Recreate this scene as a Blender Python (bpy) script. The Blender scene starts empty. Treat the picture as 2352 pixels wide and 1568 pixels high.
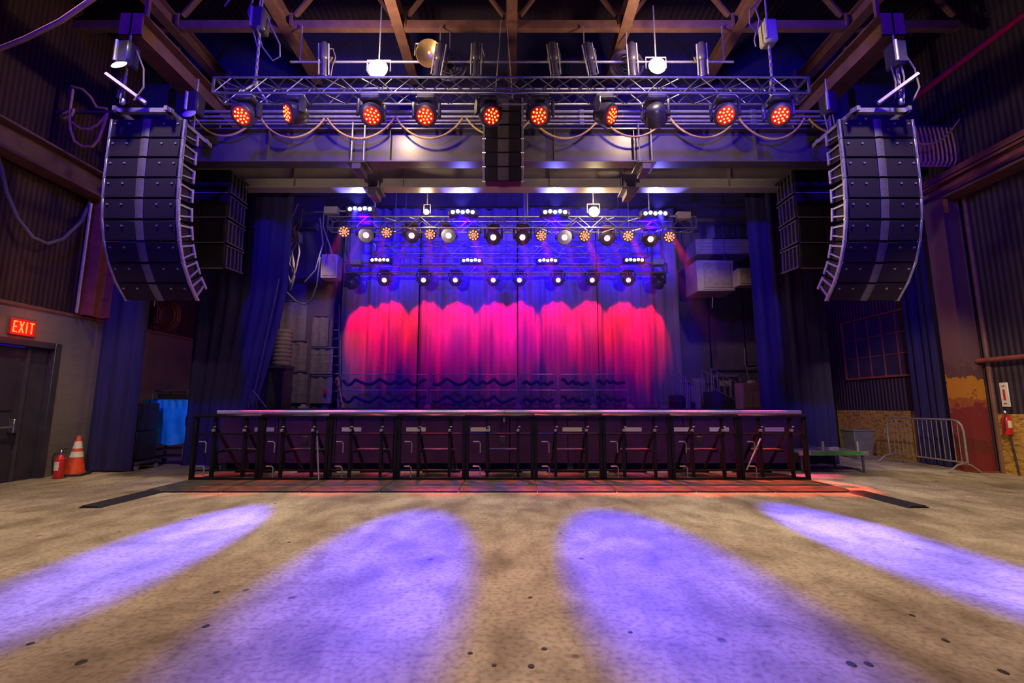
import bpy, bmesh, math, random
from mathutils import Vector, Matrix
random.seed(7)
HAZE = 0.011
C = bpy.context.scene.collection
SC = bpy.context.scene
PI = math.pi
R = math.radians

# ------------------------------------------------------------------ camera, world, exposure
PITCH = R(7.95)
CAM_Z = 1.4
FPX = 1045.0
cam_d = bpy.data.cameras.new('camera')
cam_d.sensor_width = 36.0
cam_d.lens = FPX / 2352.0 * 36.0
cam = bpy.data.objects.new('camera', cam_d)
cam.location = (0, 0, CAM_Z)
cam.rotation_euler = (PI / 2 + PITCH, 0, 0)
C.objects.link(cam)
SC.camera = cam

W = bpy.data.worlds.new('hall_ambient')
SC.world = W
W.use_nodes = True
bg = W.node_tree.nodes['Background']
bg.inputs[0].default_value = (0.09, 0.02, 1.0, 1)
bg.inputs[1].default_value = 0.42
SC.view_settings.view_transform = 'Standard'
SC.view_settings.look = 'None'
SC.view_settings.exposure = 0.0
SC.view_settings.gamma = 1.0
SC.view_settings.use_curve_mapping = False
SC.cycles.max_bounces = 5
SC.cycles.diffuse_bounces = 3
SC.cycles.glossy_bounces = 2
SC.cycles.volume_bounces = 0
SC.cycles.sample_clamp_indirect = 4.0
SC.cycles.caustics_reflective = False
SC.cycles.caustics_refractive = False


def at(px, py, Y):
    """World point at depth Y seen at pixel (px, py) of the 2352x1568 frame (planning only)."""
    a = (px - 1176) / FPX
    u = (784 - py) / FPX
    t = Y / (math.cos(PITCH) - u * math.sin(PITCH))
    return Vector((a * t, Y, CAM_Z + t * (math.sin(PITCH) + u * math.cos(PITCH))))


# ------------------------------------------------------------------ helpers
def lamp(kind, name, loc, energy, color, parent=None, target=None, angle=60, blend=0.3, radius=0.06, size=None):
    d = bpy.data.lights.new(name, kind)
    d.energy = energy
    d.color = color
    if kind == 'SPOT':
        d.spot_size = R(angle)
        d.spot_blend = blend
    if kind in ('SPOT', 'POINT'):
        d.shadow_soft_size = radius
    if kind == 'AREA':
        d.size = size or 1.0
    o = bpy.data.objects.new(name, d)
    C.objects.link(o)
    o.location = loc
    if target is not None:
        o.rotation_euler = (Vector(target) - Vector(loc)).to_track_quat('-Z', 'Y').to_euler()
    if parent is not None:
        o.parent = parent
        o.location = Vector(loc) - world_origin(parent)
    return o


def world_origin(o):
    v = Vector((0, 0, 0))
    while o is not None:
        v += o.location
        o = o.parent
    return v


# warm house lights of the hall, hung from the roof over the standing floor
for hx, hy, he in ((-6.4, 5.8, 1700), (-2.2, 5.8, 1500), (2.2, 5.8, 1500), (6.6, 5.8, 1700), (-3.2, 1.2, 760), (3.2, 1.2, 760)):
    lamp('SPOT', 'house_light', (hx, hy, 9.1), he, (1.0, 0.80, 0.54), target=(hx * 1.05, hy + .9, 0), angle=76, blend=0.9, radius=0.2)
# unseen warm spots added to brighten the tarp and the strand board
lamp('SPOT', 'side_fill', (-5.3, 2.5, 5.2), 520, (1.0, 0.80, 0.46), target=(-8.35, 11.0, 0.6), angle=30, blend=0.6, radius=0.15)
lamp('SPOT', 'side_fill', (4.6, 2.5, 5.2), 1500, (1.0, 0.80, 0.40), target=(9.8, 11.6, 0.5), angle=30, blend=0.6, radius=0.15)
# dim warm fill spots, added to lift both stage wings
lamp('SPOT', 'wing_fill', (-5.9, 12.6, 6.4), 210, (1.0, 0.75, 0.6), target=(-7.0, 15.4, 2.6), angle=70, blend=0.9, radius=0.1)
lamp('SPOT', 'wing_fill', (5.7, 12.6, 6.4), 130, (1.0, 0.75, 0.6), target=(7.2, 16.0, 2.8), angle=70, blend=0.9, radius=0.1)
# two unseen warm fills added behind the camera to light the girders
for hx in (-2.5, 2.5):
    lamp('SPOT', 'girder_fill', (hx, -4.0, 2.7), 3000, (1.0, 0.76, 0.5), target=(hx * 1.2, 10.0, 6.5), angle=29, blend=0.8, radius=0.1)
# unseen blue fill spots, added to tint the girders and drapes blue
for hx in (-4.0, 4.0):
    lamp('SPOT', 'blue_fill', (hx, 0.5, 8.6), 4600, (0.04, 0.0, 1.0), target=(hx * 1.4, 11.5, 6.0), angle=66, blend=0.9, radius=0.3)


class MB:
    """Collects boxes, tubes, lathes and grids; build() links them as one mesh object."""

    def __init__(self):
        self.v, self.f, self.M = [], [], None

    def _add(self, vs, fs):
        n = len(self.v)
        for p in vs:
            p = Vector(p)
            self.v.append(self.M @ p if self.M is not None else p)
        self.f += [tuple(i + n for i in q) for q in fs]
        return self

    def box(self, c, s, rot=None):
        c = Vector(c)
        hx, hy, hz = s[0] / 2, s[1] / 2, s[2] / 2
        vs = [Vector((x, y, z)) for x in (-hx, hx) for y in (-hy, hy) for z in (-hz, hz)]
        if rot is not None:
            vs = [rot @ p for p in vs]
        return self._add([c + p for p in vs],
                         [(0, 1, 3, 2), (4, 6, 7, 5), (0, 4, 5, 1), (2, 3, 7, 6), (0, 2, 6, 4), (1, 5, 7, 3)])

    def bb(self, x0, x1, y0, y1, z0, z1):
        return self.box(((x0 + x1) / 2, (y0 + y1) / 2, (z0 + z1) / 2), (abs(x1 - x0), abs(y1 - y0), abs(z1 - z0)))

    def bar(self, p, q, w, h=None):
        """square bar from p to q"""
        p, q = Vector(p), Vector(q)
        d = q - p
        rot = d.to_track_quat('Y', 'Z').to_matrix()
        return self.box((p + q) / 2, (w, d.length, h or w), rot)

    def tube(self, p, q, r, n=8, r2=None, caps=True):
        p, q = Vector(p), Vector(q)
        d = q - p
        m = d.to_track_quat('Z', 'Y').to_matrix()
        r2 = r if r2 is None else r2
        vs = []
        for o, rr in ((p, r), (q, r2)):
            for k in range(n):
                a = 2 * PI * k / n
                vs.append(o + m @ Vector((rr * math.cos(a), rr * math.sin(a), 0)))
        fs = [(k, (k + 1) % n, n + (k + 1) % n, n + k) for k in range(n)]
        if caps:
            fs += [tuple(range(n - 1, -1, -1)), tuple(range(n, 2 * n))]
        return self._add(vs, fs)

    def path(self, pts, r, n=6, closed=False):
        pts = [Vector(p) for p in pts]
        N = len(pts)
        vs, fs = [], []
        ref = None
        for i, p in enumerate(pts):
            a = pts[i - 1] if (i > 0 or closed) else p
            b = pts[(i + 1) % N] if (i < N - 1 or closed) else p
            t = (b - a).normalized()
            if ref is None:
                ref = Vector((0, 0, 1)) if abs(t.z) < 0.9 else Vector((1, 0, 0))
            u = (ref - t * ref.dot(t)).normalized()
            ref = u
            w = t.cross(u)
            rr = r[i] if isinstance(r, (list, tuple)) else r
            for k in range(n):
                g = 2 * PI * k / n
                vs.append(p + u * (rr * math.cos(g)) + w * (rr * math.sin(g)))
        for i in range(N if closed else N - 1):
            j = (i + 1) % N
            for k in range(n):
                fs.append((i * n + k, i * n + (k + 1) % n, j * n + (k + 1) % n, j * n + k))
        if not closed:
            fs += [tuple(range(n - 1, -1, -1)), tuple(range((N - 1) * n, N * n))]
        return self._add(vs, fs)

    def lathe(self, prof, n=16, m=None):
        """prof: list of (radius, z); closed with caps where radius > 0"""
        vs, fs = [], []
        for r, z in prof:
            for k in range(n):
                a = 2 * PI * k / n
                p = Vector((r * math.cos(a), r * math.sin(a), z))
                vs.append(m @ p if m is not None else p)
        for i in range(len(prof) - 1):
            for k in range(n):
                fs.append((i * n + k, i * n + (k + 1) % n, (i + 1) * n + (k + 1) % n, (i + 1) * n + k))
        fs += [tuple(range(n - 1, -1, -1)), tuple(range((len(prof) - 1) * n, len(prof) * n))]
        return self._add(vs, fs)

    def prism(self, poly, axis, a, b):
        """poly of 2D points extruded along axis (0,1,2) from a to b"""
        def put(p, t):
            q = list(p)
            q.insert(axis, t)
            return q
        n = len(poly)
        vs = [put(p, a) for p in poly] + [put(p, b) for p in poly]
        fs = [tuple(range(n)), tuple(range(2 * n - 1, n - 1, -1))]
        fs += [(k, n + k, n + (k + 1) % n, (k + 1) % n) for k in range(n)]
        return self._add(vs, fs)

    def grid(self, fn, nu, nv):
        vs = [fn(i / nu, j / nv) for j in range(nv + 1) for i in range(nu + 1)]
        w = nu + 1
        fs = [(j * w + i, j * w + i + 1, (j + 1) * w + i + 1, (j + 1) * w + i) for j in range(nv) for i in range(nu)]
        return self._add(vs, fs)

    def mesh(self, name, material, bevel=0.0, smooth=True, origin=None, solid=0.0):
        me = bpy.data.meshes.new(name)
        o = origin or Vector((0, 0, 0))
        me.from_pydata([p - o for p in self.v], [], self.f)
        bm = bmesh.new()
        bm.from_mesh(me)
        if solid:
            bmesh.ops.solidify(bm, geom=bm.faces[:], thickness=solid)
        bmesh.ops.recalc_face_normals(bm, faces=bm.faces[:])
        if bevel:
            es = [e for e in bm.edges if len(e.link_faces) == 2 and e.calc_face_angle(0) > 0.7]
            bmesh.ops.bevel(bm, geom=es, offset=bevel, offset_type='OFFSET', segments=1, affect='EDGES', profile=0.5, clamp_overlap=True)
        bm.to_mesh(me)
        bm.free()
        if smooth:
            me.shade_smooth()
            me.set_sharp_from_angle(angle=R(40))
        if material is not None:
            me.materials.append(material)
        return me

    def build(self, name, material, parent=None, bevel=0.0, smooth=True, solid=0.0, stuff=False):
        org = world_origin(parent) if parent is not None else Vector((0, 0, 0))
        me = self.mesh(name, material, bevel, smooth, org, solid)
        return put(name, me, parent, stuff=stuff)


def put(name, me, parent=None, loc=(0, 0, 0), rot=None, stuff=False):
    o = bpy.data.objects.new(name, me)
    C.objects.link(o)
    o.location = loc
    if rot is not None:
        o.rotation_mode = 'QUATERNION'
        o.rotation_quaternion = rot
    if parent is not None:
        o.parent = parent
    if stuff:
        o['kind'] = 'stuff'
    return o


def tag(o, label, cat, group=None, kind=None):
    o['label'] = label
    o['category'] = cat
    if group:
        o['group'] = group
    if kind:
        o['kind'] = kind
    return o


def thing(name, label, cat, loc=(0, 0, 0), group=None, kind=None):
    o = bpy.data.objects.new(name, None)
    o.empty_display_size = 0.1
    C.objects.link(o)
    o.location = loc
    return tag(o, label, cat, group, kind)


def dup(root, parent=None):
    c = root.copy()
    C.objects.link(c)
    if parent is not None:
        c.parent = parent
    for ch in list(root.children):
        dup(ch, c)
    return c


def parts_of(o, stem):
    out = []
    for c in o.children:
        if c.name.split('.')[0] == stem:
            out.append(c)
        out += parts_of(c, stem)
    return out


ORD = ['first', 'second', 'third', 'fourth', 'fifth', 'sixth', 'seventh', 'eighth', 'ninth', 'tenth', 'eleventh', 'twelfth']


# ------------------------------------------------------------------ materials
def mat(name, col, rough=0.6, metal=0.0, col2=None, scale=6.0, detail=6.0, bump=0.0, bscale=None, lo=0.35, hi=0.65, coat=0.0, stretch=(1, 1, 1), dist=0.0):
    m = bpy.data.materials.new(name)
    m.use_nodes = True
    nt = m.node_tree
    b = nt.nodes['Principled BSDF']
    b.inputs['Roughness'].default_value = rough
    b.inputs['Metallic'].default_value = metal
    b.inputs['Base Color'].default_value = (*col, 1)
    if max(col) < .02:
        b.inputs['Specular IOR Level'].default_value = 0.22
    if coat:
        b.inputs['Coat Weight'].default_value = coat
    if col2 is not None or bump:
        tc = nt.nodes.new('ShaderNodeTexCoord')
        mp = nt.nodes.new('ShaderNodeMapping')
        mp.inputs['Scale'].default_value = stretch
        nt.links.new(tc.outputs['Object'], mp.inputs['Vector'])
    if col2 is not None:
        nz = nt.nodes.new('ShaderNodeTexNoise')
        nz.inputs['Scale'].default_value = scale
        nz.inputs['Detail'].default_value = detail
        nz.inputs['Distortion'].default_value = dist
        nt.links.new(mp.outputs['Vector'], nz.inputs['Vector'])
        rp = nt.nodes.new('ShaderNodeValToRGB')
        rp.color_ramp.elements[0].position = lo
        rp.color_ramp.elements[0].color = (*col, 1)
        rp.color_ramp.elements[1].position = hi
        rp.color_ramp.elements[1].color = (*col2, 1)
        nt.links.new(nz.outputs['Fac'], rp.inputs['Fac'])
        nt.links.new(rp.outputs['Color'], b.inputs['Base Color'])
    if bump:
        n2 = nt.nodes.new('ShaderNodeTexNoise')
        n2.inputs['Scale'].default_value = bscale or scale * 4
        n2.inputs['Detail'].default_value = 4
        nt.links.new(mp.outputs['Vector'], n2.inputs['Vector'])
        bp = nt.nodes.new('ShaderNodeBump')
        bp.inputs['Strength'].default_value = bump
        bp.inputs['Distance'].default_value = 0.02
        nt.links.new(n2.outputs['Fac'], bp.inputs['Height'])
        nt.links.new(bp.outputs['Normal'], b.inputs['Normal'])
    return m


def glow(name, col, strength):
    m = bpy.data.materials.new(name)
    m.use_nodes = True
    nt = m.node_tree
    b = nt.nodes['Principled BSDF']
    b.inputs['Base Color'].default_value = (*col, 1)
    b.inputs['Emission Color'].default_value = (*col, 1)
    b.inputs['Emission Strength'].default_value = strength
    m.cycles.emission_sampling = 'NONE'
    return m


def concrete():
    m = mat('worn_concrete', (0.30, 0.25, 0.19), 0.62, 0, bump=0.25, bscale=30)
    nt = m.node_tree
    b = nt.nodes['Principled BSDF']
    tc = nt.nodes.new('ShaderNodeTexCoord')

    def noise(sc, det, stretch=None, dist=0.0):
        n = nt.nodes.new('ShaderNodeTexNoise')
        n.inputs['Scale'].default_value = sc
        n.inputs['Detail'].default_value = det
        n.inputs['Distortion'].default_value = dist
        if stretch:
            mp = nt.nodes.new('ShaderNodeMapping')
            mp.inputs['Scale'].default_value = stretch
            nt.links.new(tc.outputs['Object'], mp.inputs['Vector'])
            nt.links.new(mp.outputs['Vector'], n.inputs['Vector'])
        else:
            nt.links.new(tc.outputs['Object'], n.inputs['Vector'])
        return n.outputs['Fac']

    def ramp(fac, stops):
        r = nt.nodes.new('ShaderNodeValToRGB')
        e = r.color_ramp.elements
        e[0].position, e[0].color = stops[0][0], (*stops[0][1], 1)
        e[1].position, e[1].color = stops[-1][0], (*stops[-1][1], 1)
        for p, c in stops[1:-1]:
            x = e.new(p)
            x.color = (*c, 1)
        nt.links.new(fac, r.inputs['Fac'])
        return r.outputs['Color']

    def mul(a, c, f=1.0, mode='MULTIPLY'):
        x = nt.nodes.new('ShaderNodeMix')
        x.data_type = 'RGBA'
        x.blend_type = mode
        x.inputs[0].default_value = f
        nt.links.new(a, x.inputs[6])
        nt.links.new(c, x.inputs[7])
        return x.outputs[2]
    big = ramp(noise(0.55, 5, dist=0.6), [(0.3, (0.27, 0.21, 0.155)), (0.48, (0.42, 0.34, 0.255)), (0.68, (0.62, 0.53, 0.41))])
    mid = ramp(noise(3.2, 8, (1.0, 0.6, 1), 0.4), [(0.3, (0.46, 0.42, 0.38)), (0.6, (1.0, 1.0, 1.0))])
    fine = ramp(noise(26, 6), [(0.32, (0.55, 0.52, 0.48)), (0.55, (1, 1, 1))])
    scr = ramp(noise(5, 10, (0.35, 2.4, 1), 1.5), [(0.36, (0.62, 0.6, 0.58)), (0.47, (1, 1, 1))])
    vo = nt.nodes.new('ShaderNodeTexVoronoi')
    vo.inputs['Scale'].default_value = 2.1
    nt.links.new(tc.outputs['Object'], vo.inputs['Vector'])
    gum = ramp(vo.outputs['Distance'], [(0.045, (0.22, 0.2, 0.2)), (0.07, (1, 1, 1))])
    c = mul(mul(mul(mul(big, mid, 0.85), fine, 0.85), scr, 0.35), gum, 0.85)
    nt.links.new(c, b.inputs['Base Color'])
    return m


def banded(name, axis_scale, c1, c2, rough=0.7, wave=1.0, bump=0.6, dirx='X'):
    """sheet metal or corrugation: stripes along one axis with relief"""
    m = mat(name, c1, rough, 0.2, col2=c2, scale=2.2, stretch=(1, 1, 0.35))
    nt = m.node_tree
    b = nt.nodes['Principled BSDF']
    tc = nt.nodes.new('ShaderNodeTexCoord')
    w = nt.nodes.new('ShaderNodeTexWave')
    w.bands_direction = dirx
    w.inputs['Scale'].default_value = axis_scale
    w.inputs['Distortion'].default_value = 0.0
    nt.links.new(tc.outputs['Object'], w.inputs['Vector'])
    bp = nt.nodes.new('ShaderNodeBump')
    bp.inputs['Strength'].default_value = bump
    bp.inputs['Distance'].default_value = 0.04
    nt.links.new(w.outputs['Fac'], bp.inputs['Height'])
    nt.links.new(bp.outputs['Normal'], b.inputs['Normal'])
    return m


def block_wall():
    m = mat('painted_block', (0.13, 0.105, 0.10), 0.75, 0, col2=(0.19, 0.155, 0.14), scale=1.2)
    nt = m.node_tree
    b = nt.nodes['Principled BSDF']
    tc = nt.nodes.new('ShaderNodeTexCoord')
    sp = nt.nodes.new('ShaderNodeSeparateXYZ')
    cb = nt.nodes.new('ShaderNodeCombineXYZ')
    nt.links.new(tc.outputs['Object'], sp.inputs[0])
    nt.links.new(sp.outputs['Y'], cb.inputs['X'])
    nt.links.new(sp.outputs['Z'], cb.inputs['Y'])
    br = nt.nodes.new('ShaderNodeTexBrick')
    br.inputs['Scale'].default_value = 1.0
    br.inputs['Brick Width'].default_value = 0.4
    br.inputs['Row Height'].default_value = 0.2
    br.inputs['Mortar Size'].default_value = 0.008
    nt.links.new(cb.outputs[0], br.inputs['Vector'])
    bp = nt.nodes.new('ShaderNodeBump')
    bp.invert = True
    bp.inputs['Strength'].default_value = 0.9
    bp.inputs['Distance'].default_value = 0.02
    nt.links.new(br.outputs['Fac'], bp.inputs['Height'])
    nt.links.new(bp.outputs['Normal'], b.inputs['Normal'])
    return m


def osb():
    m = mat('strand_board', (0.4, 0.22, 0.06), 0.7)
    nt = m.node_tree
    b = nt.nodes['Principled BSDF']
    tc = nt.nodes.new('ShaderNodeTexCoord')
    mp = nt.nodes.new('ShaderNodeMapping')
    mp.inputs['Scale'].default_value = (1, 9, 20)
    mp.inputs['Rotation'].default_value = (0.5, 0, 0)
    nt.links.new(tc.outputs['Object'], mp.inputs[0])
    vo = nt.nodes.new('ShaderNodeTexVoronoi')
    vo.inputs['Scale'].default_value = 1.6
    nt.links.new(mp.outputs[0], vo.inputs['Vector'])
    rp = nt.nodes.new('ShaderNodeValToRGB')
    e = rp.color_ramp.elements
    e[0].position, e[0].color = 0.0, (0.14, 0.06, 0.02, 1)
    e[1].position, e[1].color = 1.0, (0.62, 0.38, 0.10, 1)
    x = e.new(0.45)
    x.color = (0.45, 0.24, 0.05, 1)
    nt.links.new(vo.outputs['Color'], rp.inputs['Fac'])
    nt.links.new(rp.outputs['Color'], b.inputs['Base Color'])
    return m


def column_paint():
    """steel column: dark red below, worn yellow band, brown primer above (by height)"""
    m = mat('column_paint', (0.2, 0.03, 0.03), 0.55)
    nt = m.node_tree
    b = nt.nodes['Principled BSDF']
    tc = nt.nodes.new('ShaderNodeTexCoord')
    sp = nt.nodes.new('ShaderNodeSeparateXYZ')
    nt.links.new(tc.outputs['Object'], sp.inputs[0])
    nz = nt.nodes.new('ShaderNodeTexNoise')
    nz.inputs['Scale'].default_value = 7
    nz.inputs['Detail'].default_value = 8
    nt.links.new(tc.outputs['Object'], nz.inputs['Vector'])
    ad = nt.nodes.new('ShaderNodeMath')
    ad.operation = 'MULTIPLY_ADD'
    ad.inputs[1].default_value = 0.9
    nt.links.new(nz.outputs['Fac'], ad.inputs[0])
    nt.links.new(sp.outputs['Z'], ad.inputs[2])
    dv = nt.nodes.new('ShaderNodeMath')
    dv.operation = 'DIVIDE'
    dv.inputs[1].default_value = 6.0
    nt.links.new(ad.outputs[0], dv.inputs[0])
    rp = nt.nodes.new('ShaderNodeValToRGB')
    rp.color_ramp.interpolation = 'CONSTANT'
    e = rp.color_ramp.elements
    e[0].position, e[0].color = 0.0, (0.21, 0.025, 0.025, 1)
    e[1].position, e[1].color = 0.45, (0.15, 0.075, 0.065, 1)
    for p, c in ((0.14, (0.15, 0.03, 0.02)), (0.19, (0.22, 0.03, 0.03)), (0.30, (0.32, 0.09, 0.02)), (0.335, (0.50, 0.20, 0.02)), (0.405, (0.12, 0.055, 0.05))):
        x = e.new(p)
        x.color = (*c, 1)
    nt.links.new(dv.outputs[0], rp.inputs['Fac'])
    nt.links.new(rp.outputs['Color'], b.inputs['Base Color'])
    return m


MT = dict(
    concrete=concrete(), block=block_wall(), osb=osb(), column=column_paint(),
    siding=banded('dark_ribbed_siding', 3.2, (0.035, 0.012, 0.018), (0.065, 0.023, 0.024), dirx='Y', bump=.35),
    siding_r=banded('black_ribbed_siding', 2.6, (0.035, 0.022, 0.05), (0.06, 0.035, 0.06), dirx='Y'),
    deck_roof=banded('roof_deck_steel', 2.0, (0.04, 0.024, 0.05), (0.065, 0.036, 0.055), dirx='X'),
    backwall=mat('dark_stage_wall', (0.10, 0.075, 0.10), 0.8, col2=(0.14, 0.10, 0.12), scale=1.5),
    brown_steel=mat('brown_primer_steel', (0.15, 0.065, 0.06), 0.55, 0.1, col2=(0.21, 0.095, 0.075), scale=5),
    dark_steel=mat('dark_painted_steel', (0.07, 0.06, 0.09), 0.42, 0.3, col2=(0.10, 0.085, 0.11), scale=4),
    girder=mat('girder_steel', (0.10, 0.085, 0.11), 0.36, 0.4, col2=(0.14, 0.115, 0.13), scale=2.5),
    girder_lit=mat('lit_girder_steel', (0.30, 0.26, 0.26), 0.36, 0.3, col2=(0.36, 0.31, 0.30), scale=2.5),  # girder steel made paler: warm light on the rear girder as colour
    red_steel=mat('red_painted_steel', (0.75, 0.015, 0.08), 0.5, 0.0, col2=(0.6, 0.015, 0.06), scale=5),
    red_rust=mat('worn_red_steel', (0.30, 0.07, 0.06), 0.6, 0.0, col2=(0.20, 0.045, 0.04), scale=5),
    alu=mat('truss_aluminium', (0.36, 0.36, 0.42), 0.32, 0.9, col2=(0.26, 0.26, 0.31), scale=12),
    galv=mat('galvanised_steel', (0.5, 0.48, 0.46), 0.4, 0.7, col2=(0.40, 0.38, 0.37), scale=14),
    pipe=mat('pale_steel_pipe', (0.42, 0.38, 0.35), 0.4, 0.4, col2=(0.34, 0.31, 0.30), scale=9),
    black=mat('black_powder_coat', (0.018, 0.016, 0.022), 0.45, 0.1, col2=(0.03, 0.027, 0.035), scale=9),
    barrier=mat('black_barrier_paint', (0.008, 0.007, 0.011), 0.35, 0.2, col2=(0.016, 0.014, 0.02), scale=8),
    tread=mat('worn_tread_plate', (0.05, 0.043, 0.028), 0.40, 0.1, col2=(0.10, 0.088, 0.055), scale=5, bump=0.35, bscale=55),
    navy=mat('haze_blue_velour', (0.012, 0.008, 0.06), 0.95, col2=(0.022, 0.015, 0.085), scale=5, stretch=(6, 6, 0.3)),  # dark drape cloth; the blue of the haze is put into its colour
    curtain=mat('grey_velour', (0.20, 0.14, 0.17), 0.9, col2=(0.26, 0.18, 0.21), scale=4, stretch=(5, 5, 0.25)),
    grille=mat('speaker_grille', (0.011, 0.006, 0.014), 0.6, 0.0, col2=(0.016, 0.009, 0.019), scale=60),
    cab=mat('speaker_cabinet', (0.010, 0.006, 0.014), 0.55, col2=(0.014, 0.009, 0.018), scale=8),
    strip=mat('grey_waveguide', (0.075, 0.058, 0.068), 0.5, col2=(0.10, 0.075, 0.085), scale=10),
    rig=mat('rigging_steel', (0.42, 0.38, 0.44), 0.4, 0.6, col2=(0.30, 0.27, 0.33), scale=14),
    tan=mat('tan_cable', (0.62, 0.40, 0.13), 0.5, col2=(0.52, 0.31, 0.10), scale=14),
    blackcable=mat('dark_cable', (0.05, 0.04, 0.055), 0.5),
    greycable=mat('grey_cable', (0.15, 0.12, 0.12), 0.5),
    nosing=mat('stage_nosing', (0.7, 0.62, 0.64), 0.35, 0.25, col2=(0.55, 0.5, 0.52), scale=20),
    deck=mat('black_stage_deck', (0.03, 0.025, 0.03), 0.5, col2=(0.05, 0.04, 0.045), scale=3),
    ply=mat('dark_stage_panel', (0.04, 0.007, 0.045), 0.4, col2=(0.06, 0.012, 0.06), scale=4),
    label=mat('pale_label', (0.55, 0.45, 0.42), 0.6),
    white=mat('white_plastic', (0.75, 0.72, 0.68), 0.5),
    ink=mat('black_ink', (0.02, 0.02, 0.02), 0.6),
    orange=mat('orange_cone_plastic', (0.85, 0.09, 0.025), 0.45, col2=(0.72, 0.07, 0.02), scale=10),
    reflect=mat('white_reflective_band', (0.82, 0.76, 0.62), 0.35, col2=(0.7, 0.63, 0.5), scale=12),
    ext_red=mat('extinguisher_red', (0.62, 0.02, 0.025), 0.3, coat=0.3),
    tarp=mat('blue_tarp', (0.012, 0.30, 0.85), 0.28, col2=(0.02, 0.40, 0.95), scale=4, coat=0.2),
    bin=mat('grey_bin_plastic', (0.13, 0.12, 0.12), 0.6, col2=(0.17, 0.155, 0.15), scale=5),
    yellow=mat('yellow_paint', (0.70, 0.42, 0.03), 0.5, col2=(0.5, 0.28, 0.03), scale=8),
    green=mat('green_paint', (0.07, 0.42, 0.05), 0.5, col2=(0.05, 0.28, 0.04), scale=9),
    wood=mat('light_plywood', (0.42, 0.26, 0.19), 0.65, col2=(0.32, 0.19, 0.15), scale=3, stretch=(1, 1, 5)),
    blanket=mat('sound_blanket', (0.20, 0.15, 0.15), 0.95, col2=(0.28, 0.21, 0.19), scale=6),
    glass=mat('dark_window_glass', (0.035, 0.025, 0.06), 0.15, 0.0, col2=(0.055, 0.04, 0.08), scale=2),
    door=mat('dark_door_paint', (0.035, 0.028, 0.045), 0.45, col2=(0.05, 0.04, 0.06), scale=3),
    chrome=mat('chrome', (0.7, 0.68, 0.68), 0.22, 0.95),
    brass=mat('brass_reflector', (0.75, 0.52, 0.22), 0.25, 0.9),
    unit=mat('beige_unit_housing', (0.26, 0.21, 0.22), 0.6, col2=(0.33, 0.27, 0.27), scale=4),
    headblack=mat('fixture_housing', (0.03, 0.024, 0.045), 0.35, col2=(0.045, 0.034, 0.06), scale=8),
    headclamp=mat('fixture_base_grey', (0.30, 0.27, 0.27), 0.45, 0.2),
    red_lens=glow('dark_red_lens', (0.7, 0.012, 0.01), 0.15),
    led_red=glow('red_led', (1.0, 0.22, 0.04), 4.0),
    led_amber=glow('amber_led', (1.0, 0.30, 0.12), 1.6),
    led_pink=glow('pink_led', (1.0, 0.12, 0.25), 9.0),
    led_blue=glow('blue_white_led', (0.50, 0.58, 1.0), 7.0),
    lamp_warm=glow('warm_flood', (1.0, 0.80, 0.42), 30.0),
    exit_red=glow('exit_red', (0.5, 0.012, 0.01), 0.2),
    exit_letter=glow('exit_letter', (1.0, 0.16, 0.03), 2.2),
)

# ------------------------------------------------------------------ the setting
XL, XR = -9.15, 10.2          # inner faces of the side walls
YB = 17.0                    # back wall
ZC = 11.2                    # roof deck
ZB = 9.27                    # underside of the roof beams


def struct(name, mb, m, label, cat, parent=None, bevel=0.0, smooth=False):
    o = mb.build(name, m, parent, bevel=bevel, smooth=smooth)
    if parent is None:
        tag(o, label, cat, kind='structure')
    return o


fl = struct('floor', MB().bb(-11, 12, -7, 18, -0.15, 0.0), MT['concrete'], 'bare worn concrete floor of the hall with dark gum spots', 'floor')
for k, (px, py, r) in enumerate(((187, 1521, .045), (473, 1438, .035), (497, 1360, .035), (1218, 1372, .028), (1080, 1500, .026), (1250, 1490, .030), (1220, 1530, .032), (1135, 1528, .024), (1955, 1525, .040), (1995, 1525, .036), (2172, 1471, .028), (2305, 1543, .034), (1448, 1452, .024), (70, 1478, .032), (664, 1245, .030), (2095, 1413, .028))):
    t = CAM_Z / -(math.sin(PITCH) + (784 - py) / FPX * math.cos(PITCH))
    gy = t * (math.cos(PITCH) - (784 - py) / FPX * math.sin(PITCH))
    gx = (px - 1176) / FPX * t
    g = MB()
    r *= .6
    g.M = Matrix.Translation((gx, gy, 0)) @ Matrix.Diagonal((1, random.uniform(.9, 1.5), 1, 1)) @ Matrix.Rotation(random.uniform(0, 3), 4, 'Z')
    g.lathe([(r, 0.0003), (r * 0.9, 0.003), (r * 0.5, 0.004)], 10)
    g.build('gum_spot', MT['ink'], fl)

# left wall: block below, ribbed siding above, set back
m = MB()
m.bb(XL - .2, XL, -7, 7.75, 0, 3.26).bb(XL - .2, XL, 9.15, 14.2, 0, 3.26).bb(XL - .2, XL, 7.75, 9.15, 2.62, 3.26)
wl = struct('wall_left', m, MT['block'], 'grey painted block wall with the exit door on the left', 'wall')
m = MB().bb(XL - .4, XL - .15, -7, YB, 3.26, ZC)
m.build('wall_siding', MT['siding'], wl, smooth=False)
MB().bb(XL - .25, XL + .02, -7, 14.2, 3.22, 3.28).build('wall_ledge', MT['brown_steel'], wl)

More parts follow.
